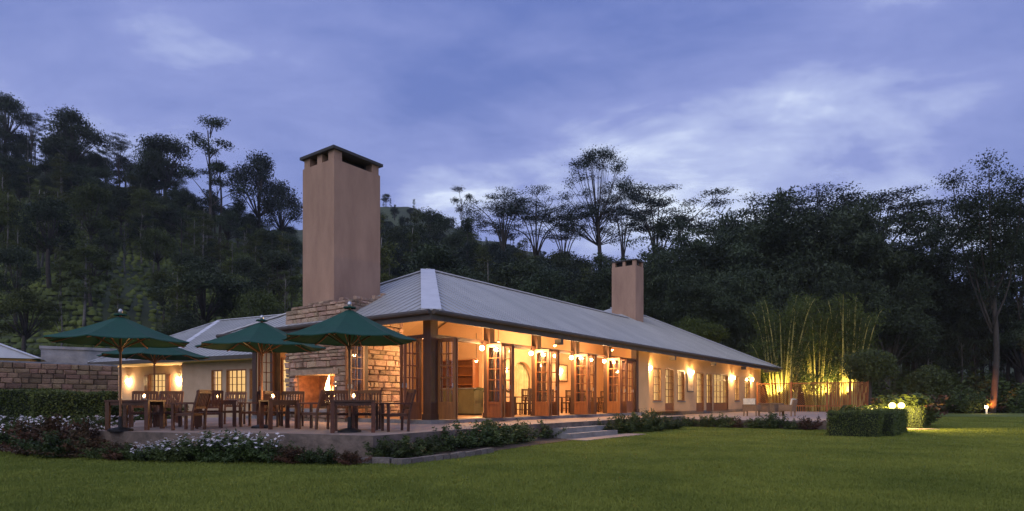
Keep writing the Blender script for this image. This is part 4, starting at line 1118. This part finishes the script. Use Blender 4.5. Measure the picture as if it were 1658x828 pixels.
# ------------------------------------------------------------------ trees
def curve(a, b, bend, n=6):
    a = Vector(a); b = Vector(b); bend = Vector(bend)
    return [a.lerp(b, k/n) + bend*math.sin(math.pi*k/n) for k in range(n+1)]
def taper(r0, r1, n=6): return [r0+(r1-r0)*k/n for k in range(n+1)]
def tree_proto(kind, seed, leaf='leaf_forest', bark='bark'):
    r = random.Random(seed); rng = np.random.default_rng(seed); T = MB(); bl = []; sh = .5; size = .42; n = 6500; flat = 0; droop = 0
    U_ = r.uniform
    if kind == 'albizia':
        h = 26.0; f = .50*h; T.tube(curve((0,0,0),(U_(-.5,.5),U_(-.5,.5),f),(U_(-.4,.4),U_(-.4,.4),0)),taper(.55,.36),8); base = Vector(T.v[-4]); base = Vector((0,0,f))
        nl = 8
        for k in range(nl):
            a = k*6.283/nl + U_(-.3,.3); R = U_(4.5,11.5) if k % 3 else U_(1.5,4); zt = h*(1.0-.010*R-U_(0,.06))
            e = Vector((R*math.cos(a), R*math.sin(a), zt)); T.tube(curve(base+Vector((0,0,U_(-3,.5))),e,(-math.cos(a)*R*.2,-math.sin(a)*R*.2,U_(.6,1.6))),taper(.20,.05),6)
            for j in range(7):
                s = U_(.55,1.0) if j else 1.0; c = base.lerp(e,s); a2 = U_(0,6.28); rr = U_(.8,3.2) if j else 0
                c2 = c + Vector((rr*math.cos(a2), rr*math.sin(a2), U_(.2,1.0)+(1-s)*U_(0,1.5)))
                T.tube([c,(c+c2)/2+Vector((0,0,-.1)),c2],[.07,.05,.03],5); bl.append((c2.x,c2.y,c2.z,U_(1.4,3.0),U_(1.4,3.0),U_(.12,.28)))
        n = 11500; size = .40; flat = .6; sh = .5
    elif kind == 'dome':
        h = 30.0; T.tube(curve((0,0,0),(0,0,h*.62),(.4,.2,0)),taper(.5,.26),8); base = Vector((0,0,h*.55))
        for k in range(64):
            a = U_(0,6.28); el = U_(.02,1.5); R = 5.6*math.cos(el); z = h*.70+h*.29*math.sin(el)
            e = Vector((R*math.cos(a),R*math.sin(a),z)); T.tube(curve(base+Vector((0,0,U_(0,3))),e,(0,0,-U_(0,.8)),4),taper(.06,.02,4),5)
            s = U_(.55,1.05); bl.append((e.x,e.y,e.z,s,s,s*.6))
        for k in range(16):
            a = U_(0,6.28); R = U_(2,6.2); z = h*U_(.55,.66); bl.append((R*math.cos(a),R*math.sin(a),z,U_(.8,1.6),U_(.8,1.6),.45)); T.tube([base*.9,(R*.6*math.cos(a),R*.6*math.sin(a),z-.8),(R*math.cos(a),R*math.sin(a),z)],[.1,.07,.03],5)
        n = 13000; size = .36
    elif kind == 'eucalypt':
        h = 24.0; T.tube(curve((0,0,0),(U_(-.6,.6),0,h*.9),(U_(-.6,.6),U_(-.5,.5),0),8),taper(.32,.09,8),7)
        for k in range(9):
            z = h*(.5+.5*k/8.0); a = k*2.4+U_(-.4,.4); R = U_(1.2,3.8)*(1 if k < 8 else .2); c = Vector((R*math.cos(a),R*math.sin(a),z))
            T.tube(curve((0,0,z-U_(2,4)),c,(0,0,.2),4),taper(.1,.03,4),5)
            for j in range(3): bl.append((c.x+U_(-.9,.9),c.y+U_(-.9,.9),c.z+U_(-.4,.5),U_(.7,1.4),U_(.7,1.4),U_(.4,.7)))
        n = 5500; size = .38; flat = .3
    elif kind == 'grevillea':
        h = 18.0; T.tube(curve((0,0,0),(U_(-.5,.5),U_(-.5,.5),h*.95),(U_(-.5,.5),U_(-.5,.5),0),8),taper(.24,.05,8),7)
        for k in range(26):
            z = h*U_(.30,.98); R = U_(.4,2.9)*(1.25-z/h); a = U_(0,6.28); c = (R*math.cos(a),R*math.sin(a),z)
            T.tube([(0,0,z-U_(.4,1.2)),c],[.05,.02],4); bl.append((*c,U_(.5,1.2),U_(.5,1.2),U_(.25,.6)))
        n = 4800; size = .36
    elif kind == 'round':
        h = 15.0; T.tube(curve((0,0,0),(0,0,h*.6),(.3,.2,0)),taper(.4,.2),7)
        for k in range(24):
            a = U_(0,6.28); el = U_(-.5,1.5); R = 4.4*math.cos(el)*U_(.5,1); z = h*.62+h*.34*math.sin(el)*U_(.7,1); c = (R*math.cos(a),R*math.sin(a),z)
            T.tube([(0,0,h*.4),c],[.12,.03],5); s = U_(1.0,2.0); bl.append((*c,s,s,s*.72))
        n = 10500; size = .42; sh = .45
    elif kind == 'conifer':
        h = 20.0; T.tube([(0,0,0),(0,0,h)],[.3,.04],7)
        for k in range(34):
            z = h*U_(.12,1.0); R = (1.02-z/h)*3.2*U_(.5,1); a = U_(0,6.28); bl.append((R*math.cos(a),R*math.sin(a),z,U_(.5,1.2),U_(.5,1.2),U_(.5,1.0)))
            T.tube([(0,0,z+.3),(R*math.cos(a),R*math.sin(a),z)],[.06,.02],4)
        n = 7000; size = .36; droop = .3
    elif kind == 'tall':
        h = 26.0; top = Vector((0,0,h*.5)); T.tube(curve((0,0,0),top,(.5,.3,0)),taper(.30,.17),9)
        for k in range(9):
            a = k*.75+U_(-.3,.3); R = U_(1.0,4.2); e = Vector((R*math.cos(a),R*math.sin(a),h*U_(.62,.96))); b0 = Vector((0,0,h*U_(.30,.5)))
            T.tube(curve(b0,e,(math.cos(a)*.6,math.sin(a)*.6,0),6),taper(.10,.03),6)
            bl.append((e.x,e.y,e.z+.2,1.0,1.0,.8))
            for j in range(11):
                c = b0.lerp(e,U_(.30,1.0)); bl.append((c.x+U_(-1.5,1.5),c.y+U_(-1.5,1.5),c.z+U_(-.8,1.4),U_(.4,1.05),U_(.4,1.05),U_(.35,.8)))
        n = 24000; size = .29
    pts = blob_points(bl, n, rng, sh)
    pts = pts + rng.normal(0,1,pts.shape)*np.array([.34,.34,.07 if kind == 'albizia' else .16])*(1.5 if kind in ('dome','round','tall') else 1.0)
    cr = leaves('crown', pts, size*.82, leaf, rng, .5, droop, flat, 1.6)
    rad = float(np.percentile(np.hypot(pts[:,0],pts[:,1]),85))
    return T.mesh('trunk',bark,True), cr, float(np.percentile(pts[:,2],99.5)), rad
PR = {}
def proto(kind, i, leaf, bark):
    k = (kind,i,leaf,bark)
    if k not in PR: PR[k] = tree_proto(kind, 31*i+len(kind)*7+3, leaf, bark)
    return PR[k]
tk = random.Random(17)
def tree(px, ytop, d, kind, label, leaf='leaf_forest', bark='bark', i=0, wide=1.0, group=None, name=None, rz=None):
    p = P(px,d); zb = hz(p.x,p.y)-.3; tr, cr, h, rad = proto(kind,i,leaf,bark); s = 1.0
    for _ in range(4): s = (Zat(ytop,d-.75*rad*s*wide)-zb)/h     # the near side of a broad crown stands highest
    t = thing(name or {'albizia':'albizia_tree','dome':'dome_tree','eucalypt':'eucalyptus_tree','grevillea':'silky_oak_tree','round':'leafy_tree','conifer':'conifer_tree','tall':'tall_tree'}[kind], label, 'tree', (p.x,p.y,zb), tk.uniform(0,6.28) if rz is None else rz, group, (s*wide,s*wide,s))
    put('trunk',tr,t); put('crown',cr,t)
    return t
# trees that stand out on the skyline
tree(12,146,150,'round','dark leafy tree on the hilltop at the left picture edge',i=1)
tree(52,176,150,'albizia','low spreading tree on the hilltop right of the left edge',i=2,wide=.7)
tree(118,168,140,'round','dark round-headed tree on the hilltop, second peak from the left',i=2,wide=1.1)
tree(192,212,145,'albizia','thin flat-topped tree on the left ridge',i=0,wide=.6)
tree(240,228,140,'round','small dark tree on the left ridge beside the twin-headed one',i=0,wide=.8)
tree(268,211,142,'round','twin-headed dark tree on the left ridge',i=1)
tree(340,174,135,'eucalypt','tall tufted eucalyptus rising above the left ridge',i=0,wide=1.15,rz=1.0)
tree(352,236,138,'eucalypt','shorter eucalyptus below the tall tufted one',i=1,wide=1.3)
tree(418,241,150,'round','airy rounded tree on the ridge left of the tall chimney',i=2,leaf='leaf_blue',wide=.85)
tree(455,292,165,'round','low tree on the ridge touching the tall chimney',i=0,wide=.9)
tree(746,296,150,'eucalypt','slim lone tree standing on the ridge right of the tall chimney',i=1,leaf='leaf_blue',wide=.8)
tree(757,350,112,'conifer','dark pointed tree below the slim lone ridge tree',i=0,wide=1.1)
tree(815,300,118,'albizia','broad layered albizia, leftmost of the middle group',i=0,leaf='leaf_blue')
tree(868,303,115,'albizia','broad layered albizia, second of the middle group',i=1,leaf='leaf_blue')
tree(912,330,110,'albizia','dense layered albizia left of the domed tree',i=2,leaf='leaf_blue',wide=.85)
tree(968,229,118,'dome','tallest tree of the middle group with a domed crown',i=0,leaf='leaf_blue')
tree(1008,292,118,'albizia','slender layered tree right of the domed tree',i=0,leaf='leaf_blue',wide=.55)
tree(1062,294,112,'albizia','flat-topped albizia at the right end of the middle group',i=2,leaf='leaf_blue',wide=.85)
tree(1098,343,100,'conifer','small dark conifer in the sky gap',i=1)
tree(1072,352,100,'conifer','dark conifer left of the small one in the sky gap',i=0,wide=1.2)
tree(1180,335,96,'round','small dark tree at the left of the right-hand albizias',i=0,wide=.7)
tree(1232,296,105,'albizia','flat-topped albizia, leftmost of the right-hand group',i=1,leaf='leaf_blue')
tree(1330,290,112,'albizia','sparse wide albizia above the bamboo',i=0,leaf='leaf_blue',wide=1.05)
tree(1420,289,108,'albizia','albizia with the flattest crown above the bamboo',i=2,leaf='leaf_blue')
tree(1502,303,92,'albizia','dense dark albizia left of the tall right-hand tree',i=1)
tree(1606,254,58,'tall','tall many-limbed tree near the right edge, trunk lit orange at its foot',i=0,bark='bark')
tree(1655,268,64,'tall','tall tree cut by the right picture edge',i=1)
# hillside wood: trees of one kind that nothing tells apart share a label
def scatter(n, plo, phi, dlo, dhi, kinds, label, group, hlo, hhi, seed, zones, avoid=None):
    r = random.Random(seed); placed = []; tries = 0
    while len(placed) < n and tries < n*40:
        tries += 1
        d = r.uniform(dlo,dhi); px = r.uniform(plo,phi); p = P(px,d)
        if any((p.x-a)**2+(p.y-b)**2 < 9 for a,b in placed): continue
        if avoid and avoid(px,d): continue
        placed.append((p.x,p.y)); zone = [w_ for x_,w_ in zones if px >= x_][-1]; kind, leaf, bark, np_ = r.choice(kinds); zb = hz(p.x,p.y)-.3
        tr, cr, h, rad = proto(kind, r.randrange(np_), leaf, bark); s = r.uniform(hlo,hhi)/h; w = r.uniform(.85,1.2)
        t = thing({'albizia':'albizia_tree','eucalypt':'eucalyptus_tree','grevillea':'silky_oak_tree','round':'leafy_tree','conifer':'conifer_tree'}[kind], label % ({'eucalypt':'tufted','grevillea':'slim pale-trunked','round':'bushy','conifer':'pointed','albizia':'layered'}[kind], zone), 'tree', (p.x,p.y,zb), r.uniform(0,6.28), group, (s*w,s*w,s))
        put('trunk',tr,t); put('crown',cr,t)
K1 = [('grevillea','leaf_olive','bark_pale',3),('round','leaf_olive','bark',3),('grevillea','leaf_olive','bark_pale',3),('round','leaf_forest','bark',3),('eucalypt','leaf_olive','bark_pale',2)]
K2 = [('round','leaf_forest','bark',3),('round','leaf_forest','bark',3),('eucalypt','leaf_forest','bark',2),('grevillea','leaf_forest','bark_pale',3)]
K3 = [('round','leaf_blue','bark',3),('round','leaf_forest','bark',3),('conifer','leaf_blue','bark',2),('grevillea','leaf_olive','bark_pale',3)]
scatter(70,-25,480,66,125,K1,'%s tree among the hillside tea, %s','trees among the tea',8,14,1,[(-99,'left of the parasols'),(85,'above the leftmost parasol'),(300,'above the middle parasol'),(400,'left of the tall chimney')])
scatter(130,-40,470,118,172,K2,'dark %s upper hillside tree, %s','upper hillside wood',7,11.5,2,[(-99,'at the left picture edge'),(100,'above the leftmost parasol'),(230,'below the tall tufted eucalyptus')])
scatter(110,560,1090,72,150,K3,'dark %s tree behind the house, %s','wood behind the house',10,16,3,[(-99,'just right of the tall chimney'),(700,'above the roof peak'),(850,'above the middle of the long roof')])
scatter(110,560,960,130,290,K3,'small %s tree on the far hill, %s','far hill wood',3.5,6.5,4,[(-99,'just right of the tall chimney'),(720,'behind the albizia group')])
scatter(34,990,1660,78,104,K2,'dark %s tree behind the bamboo, %s','thicket behind the bamboo',10,15,5,[(-99,'left of the second chimney'),(1045,'above the roof end'),(1250,'above the floodlit clumps'),(1450,'towards the right edge')])
scatter(30,1420,1670,62,78,K2,'dark %s tree in the lawn-edge thicket, %s','thicket beyond the lawn',7,12,6,[(-99,'left of the oval bush'),(1480,'between oval bush and tall tree'),(1600,'by the right edge')], lambda px,d: 1585 < px < 1630 and d < 66)

# foliage lit behind the roof
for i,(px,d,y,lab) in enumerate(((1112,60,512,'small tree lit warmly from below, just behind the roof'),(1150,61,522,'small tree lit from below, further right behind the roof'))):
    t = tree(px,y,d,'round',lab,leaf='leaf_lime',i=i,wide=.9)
    g_ = thing('garden_floodlight','ground floodlight under the %s lit tree behind the roof' % ('left','right')[i],'floodlight',P(px-6,d-4.5),0,'floodlights behind the roof')
    MB().lathe([(0,0),(.12,0),(.1,.14)],12).build('head','dark_metal',g_)
    o = lamp_light(g_,(0,.05,.3),110,(1,.62,.2),.1,math.radians(100)); o.rotation_euler = (math.radians(180-35),0,0)
# tea bushes in contour rows
def build_tea():
    rng = np.random.default_rng(8); pts = []
    ysr = np.linspace(60,150,400)
    for x in np.arange(-125,-12,.85):
        H = hill(np.full_like(ysr,x),ysr); Hm = np.maximum.accumulate(H)
        for k in range(62):
            hh = .6+k*.85
            if hh >= Hm[-1]: break
            y = float(np.interp(hh,Hm,ysr))
            if x/y < -1.0: continue
            pts.append((x+rng.uniform(-.3,.3), y+rng.uniform(-.25,.25), float(hill(x,y))))
    c = np.array(pts); n = len(c)
    prof = [(.78,0.0),(.80,.45),(.48,.80)]; ns = 6; tv = []
    for r0,z0 in prof:
        for k in range(ns): a = 2*math.pi*k/ns; tv.append((r0*math.cos(a),r0*math.sin(a),z0))
    tv.append((0,0,.9)); tv = np.array(tv); tf = []
    for i in range(2):
        for k in range(ns): tf.append((i*ns+k,i*ns+(k+1)%ns,(i+1)*ns+(k+1)%ns,(i+1)*ns+k))
    q4 = np.array(tf); t3 = np.array([(2*ns+k,2*ns+(k+1)%ns,3*ns) for k in range(ns)]); nv = len(tv)
    jit = rng.uniform(.72,1.2,(n,nv,1))*rng.uniform(.5,.85,(n,1,1)); V = (c[:,None,:] + tv[None]*np.array([1.0,.72,1.0])*jit).reshape(-1,3)
    off = np.arange(n)[:,None,None]*nv
    idx = np.concatenate([(q4[None]+off).reshape(n,-1),(t3[None]+off).reshape(n,-1)],1).ravel()
    sizes = np.tile(np.array([4]*len(q4)+[3]*len(t3)),n)
    tag(stuff(put('tea_bushes', raw_mesh('tea_bushes',V,idx,sizes,'tea'))), 'rows of clipped tea bushes on the left hillside', 'tea bushes')
build_tea()

# ------------------------------------------------------------------ bamboo
def bamboo_proto(seed, h, n_culm, spread, nleaf, leaf_size, leaf, culm, base_r=1.3, leaf_from=.35, droop=.8, culm_r=.06, lean=1.0, power=2.2, up=0.0, plume=0):
    r = random.Random(seed); rng = np.random.default_rng(seed); T = MB(); cen = []
    for k in range(n_culm):
        a = r.uniform(0,6.28); b0 = Vector((math.cos(a),math.sin(a),0))*base_r*math.sqrt(r.uniform(0,1)); hh = h*(r.uniform(.62,1.0) if power > 2 else r.uniform(.35,1.0))
        out = Vector((math.cos(a+r.uniform(-.5,.5)),math.sin(a+r.uniform(-.5,.5)),0))*spread*r.uniform(.25,1.0)*lean
        path = []; ns = 12
        for j in range(ns+1):
            f = j/ns; z = hh*(math.sin(f*1.75)/math.sin(1.75) if f > .0 else 0)*1.0
            z = hh*(1.25*f-.25*f**4) if spread < 3.5 else hh*(1.55*f-.62*f**3)*1.02
            path.append(b0+out*(f**power)+Vector((0,0,z)))
        T.tube(path,[culm_r*(1-.93*j/ns) for j in range(ns+1)],6)
        m = nleaf//n_culm; f = rng.uniform(leaf_from,1.0,m)**.8
        ii = np.clip((f*ns).astype(int),0,ns-1); fr = f*ns-ii; pa = np.array([tuple(p) for p in path]); q_ = pa[ii]*(1-fr[:,None])+pa[ii+1]*fr[:,None]
        if plume:      # leaf sprays gathered in drooping tufts
            tf = rng.uniform(leaf_from,1.0,plume)**.7; ti = np.clip((tf*ns).astype(int),0,ns-1); tfr = tf*ns-ti
            tc_ = pa[ti]*(1-tfr[:,None])+pa[ti+1]*tfr[:,None]+rng.normal(0,.7,(plume,3))
            k_ = rng.integers(0,plume,m); e_ = rng.normal(0,1,(m,3))*np.array([.55,.55,.30]); e_[:,2] -= .35*(e_[:,0]**2+e_[:,1]**2)
            cen.append(tc_[k_]+e_); continue
        cen.append(q_+rng.normal(0,1,(m,3))*np.array([.55,.55,.45])*(.4+f[:,None])*(spread/5))
    cen = np.concatenate(cen); cen = cen[cen[:,2] > .1]
    zt = float(np.percentile(cen[:,2],98.5)); cen = cen[cen[:,2] < zt*1.04]
    return T.mesh('culms',culm,True), leaves('foliage',cen,leaf_size,leaf,rng,.22 if not plume else .34,droop,0.0,up), zt
BB = [bamboo_proto(40+k,20,46,7.5,32000,.46,'leaf_bamboo','culm_dark',1.8,.25,.35,.06,1.0,2.2,1.8,6) for k in range(3)]
bb = random.Random(9)
def bamboo(px, ytop, d, label, i, wide=1.0):
    p = P(px,d); s = (Zat(ytop,d)-hz(p.x,p.y))/(BB[i%3][2]+.8); t = thing('bamboo_clump',label,'bamboo',(p.x,p.y,hz(p.x,p.y)-.1),bb.uniform(0,6.28),'giant bamboo behind the house',(s*wide,s*wide,s))
    put('culms',BB[i%3][0],t); put('foliage',BB[i%3][1],t)
for i,(px,y,d,lab) in enumerate(((1035,405,70,'dark bamboo clump behind the second chimney'),(1105,385,76,'dark bamboo clump right of the second chimney'),(1165,372,72,'dark arching bamboo clump above the roof end'),
  (1225,346,76,'dark bamboo clump left of the tallest bamboo'),(1285,332,74,'tallest dark bamboo clump, its top against the albizias'),(1350,345,72,'dark bamboo clump above the floodlit bamboo'),(1415,362,74,'dark bamboo clump above the round topiary tree'),
  (1480,385,72,'dark drooping bamboo clump right of the topiary tree'),(1535,415,70,'dark bamboo clump left of the tall right-hand tree'),(930,440,82,'low dark bamboo clump behind the long roof'),(985,430,78,'low dark bamboo clump left of the second chimney'),
  (1210,440,64,'nearer dark bamboo clump behind the roof end'),(1320,430,66,'nearer dark bamboo clump behind the floodlit one'),(1440,440,64,'nearer dark bamboo clump right of the floodlit one'),(1120,450,66,'nearer dark bamboo clump behind the far roof hip'))):
    bamboo(px,y,d,lab,i,1.05 if i < 9 else .9)
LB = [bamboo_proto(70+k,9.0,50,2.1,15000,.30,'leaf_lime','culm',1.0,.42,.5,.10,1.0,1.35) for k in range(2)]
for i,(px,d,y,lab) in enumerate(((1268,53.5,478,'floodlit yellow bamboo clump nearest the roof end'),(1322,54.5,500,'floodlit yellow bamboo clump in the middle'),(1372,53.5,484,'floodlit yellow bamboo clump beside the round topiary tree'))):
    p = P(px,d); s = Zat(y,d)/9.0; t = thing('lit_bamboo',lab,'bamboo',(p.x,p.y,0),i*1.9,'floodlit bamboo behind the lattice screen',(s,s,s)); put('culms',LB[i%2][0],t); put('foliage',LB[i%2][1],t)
for i,(px,d) in enumerate(((1262,51.9),(1300,52.4),(1338,52.4),(1374,51.9))):
    t = thing('garden_floodlight','floodlight on a stake behind the lattice screen aimed at the bamboo','floodlight',P(px,d),0,'floodlights behind the screen')
    MB().tube([(0,0,0),(0,0,1.75)],[.025,.02],8).build('stake','dark_metal',t); m = MB(); m.tube([(0,-.04,1.72),(0,.08,1.84)],[.07,.12],12); m.build('head','dark_metal',t)
    m = MB(); m.tube([(0,.082,1.842),(0,.09,1.85)],[.105,.105],12); m.build('lens','bulb_soft',t)
    o = lamp_light(t,(0,.14,1.92),215,(1.0,.74,.26),.1,math.radians(130)); o.rotation_euler = (math.radians(180-45),0,0)
t = thing('garden_floodlight','small floodlight at the foot of the tall right-hand tree','floodlight',P(1602,56.9),0); MB().lathe([(0,0),(.12,0),(.1,.12)],12).build('head','dark_metal',t)
o = lamp_light(t,(.02,.02,.25),420,(1,.27,.05),.1,math.radians(62)); o.rotation_euler = (P(1606,58,1.5)-P(1602,56.9,.25)).to_track_quat('-Z','Y').to_euler()
# ------------------------------------------------------------------ topiary and far garden
def leafball(name,label,px,d,zc,rx,rz,n,size,m,seed,trunk=True):
    rng = np.random.default_rng(seed); p = P(px,d); t = thing(name,label,'shrub' if not trunk else 'tree',p,0)
    bl = [(0,0,zc,rx*.9,rx*.9,rz*.9)]+[(rx*.62*math.cos(k*1.26+e),rx*.62*math.sin(k*1.26+e),zc+rz*s,rx*.42,rx*.42,rz*.42) for k in range(5) for e,s in ((0,.25),(.6,-.3))]
    put('crown', leaves('crown',blob_points(bl,n,rng,.22),size,m,rng,.6), t)
    T = MB(); T.tube([(0,0,0),(.05,0,zc*.5),(0,0,zc)],[.12,.1,.06],8); T.build('trunk','bark',t,True)
leafball('topiary_tree','round clipped topiary tree in front of the floodlit bamboo',1408,43.0,3.65,1.75,1.35,9000,.15,'leaf_garden',1)
leafball('camellia_bush','tall oval glossy bush on the right-hand lawn edge',1505,48,2.15,1.55,2.1,11000,.17,'leaf_garden',2,False)
for i,(px,d,s) in enumerate(((1560,58,3.0),(1530,60,3.5),(1640,59,2.6),(1465,60,3.4),(1585,60,2.4))):
    shrub(px,d,'red' if i == 4 else 'green',s,'low dark shrub at the far lawn edge, number %s counting from the oval bush' % ('two','one','five','nought','three')[i] if False else ['low shrub at the far lawn edge between oval bush and tall tree','low shrub at the far lawn edge just right of the oval bush','low shrub at the far lawn edge right of the tall tree','low shrub at the far lawn edge left of the oval bush','reddish shrub left of the small path light'][i],None,group='far lawn shrubs')
und = ['right of the path light','behind the path light','left of the tall tree','right of the oval bush','behind the oval bush','behind the box hedge','at the right picture edge','beside the tall tree','between oval bush and path light','left of the oval bush']
for i,px in enumerate((1622,1598,1575,1528,1500,1470,1655,1640,1550,1450)):
    shrub(px,63.5+1.5*(i%3),'green',5.2+.8*(i%3),'big dark undergrowth bush at the wood edge, '+und[i],None,z=-.1,group='undergrowth at the wood edge')
fe = thing('low_railing','low dark railing at the far right lawn edge','railing',P(1560,61),0)
L0 = 9.5
for k in range(9): MB().box(k*L0/8-.03,k*L0/8+.03,-.03,.03,0,.6).build('post','dark_metal',fe)
for z in (.25,.55): MB().box(0,L0,-.015,.015,z,z+.04).build('rail','dark_metal',fe)
# palm indoors by the bar
pp = thing('potted_palm','yellow-green potted palm beside the bar counter','plant',G(5.95,2.15,FZ+.006),ROT)
MB().lathe([(.0,0),(.17,0),(.23,.4),(.2,.4)],14).build('pot','coping',pp)
rg = random.Random(6)
for k in range(13):
    a = k*2.4; L_ = rg.uniform(.8,1.2); m = MB(); d = Vector((math.cos(a),math.sin(a),0)); prev = None
    pa = [Vector((0,0,.4))+d*L_*.75*f**1.4+Vector((0,0,L_*1.35*f-.75*L_*f**2.6)) for f in [j/8 for j in range(9)]]
    m.tube(pa,[.012]*9,4)
    sd = Vector((-d.y,d.x,0))
    for j in range(2,9):
        for sg in (-1,1):
            b0 = pa[j]; tip = b0+sd*sg*.26*(1.15-j/10)+d*.12+Vector((0,0,-.1)); w = d*.03
            m.add([b0-w,b0+w,tip],[(0,1,2)])
    m.build('frond','leaf_lime',pp)
# ------------------------------------------------------------------ evening haze in the valley
hb = MB().box(-660,660,-420,620,-4,140)
hm = bpy.data.materials.new('haze'); hm.use_nodes = True
hn = hm.node_tree.nodes; hn.remove(hn['Principled BSDF'])
pv = hn.new('ShaderNodeVolumePrincipled'); pv.inputs['Color'].default_value = (.80,.86,.95,1); pv.inputs['Density'].default_value = HAZE; pv.inputs['Anisotropy'].default_value = .2
hm.node_tree.links.new(pv.outputs[0], hn['Material Output'].inputs['Volume'])
MATS['haze'] = hm
hz_o = hb.build('haze','haze'); stuff(hz_o); tag(hz_o,'thin bluish evening haze filling the valley','haze')
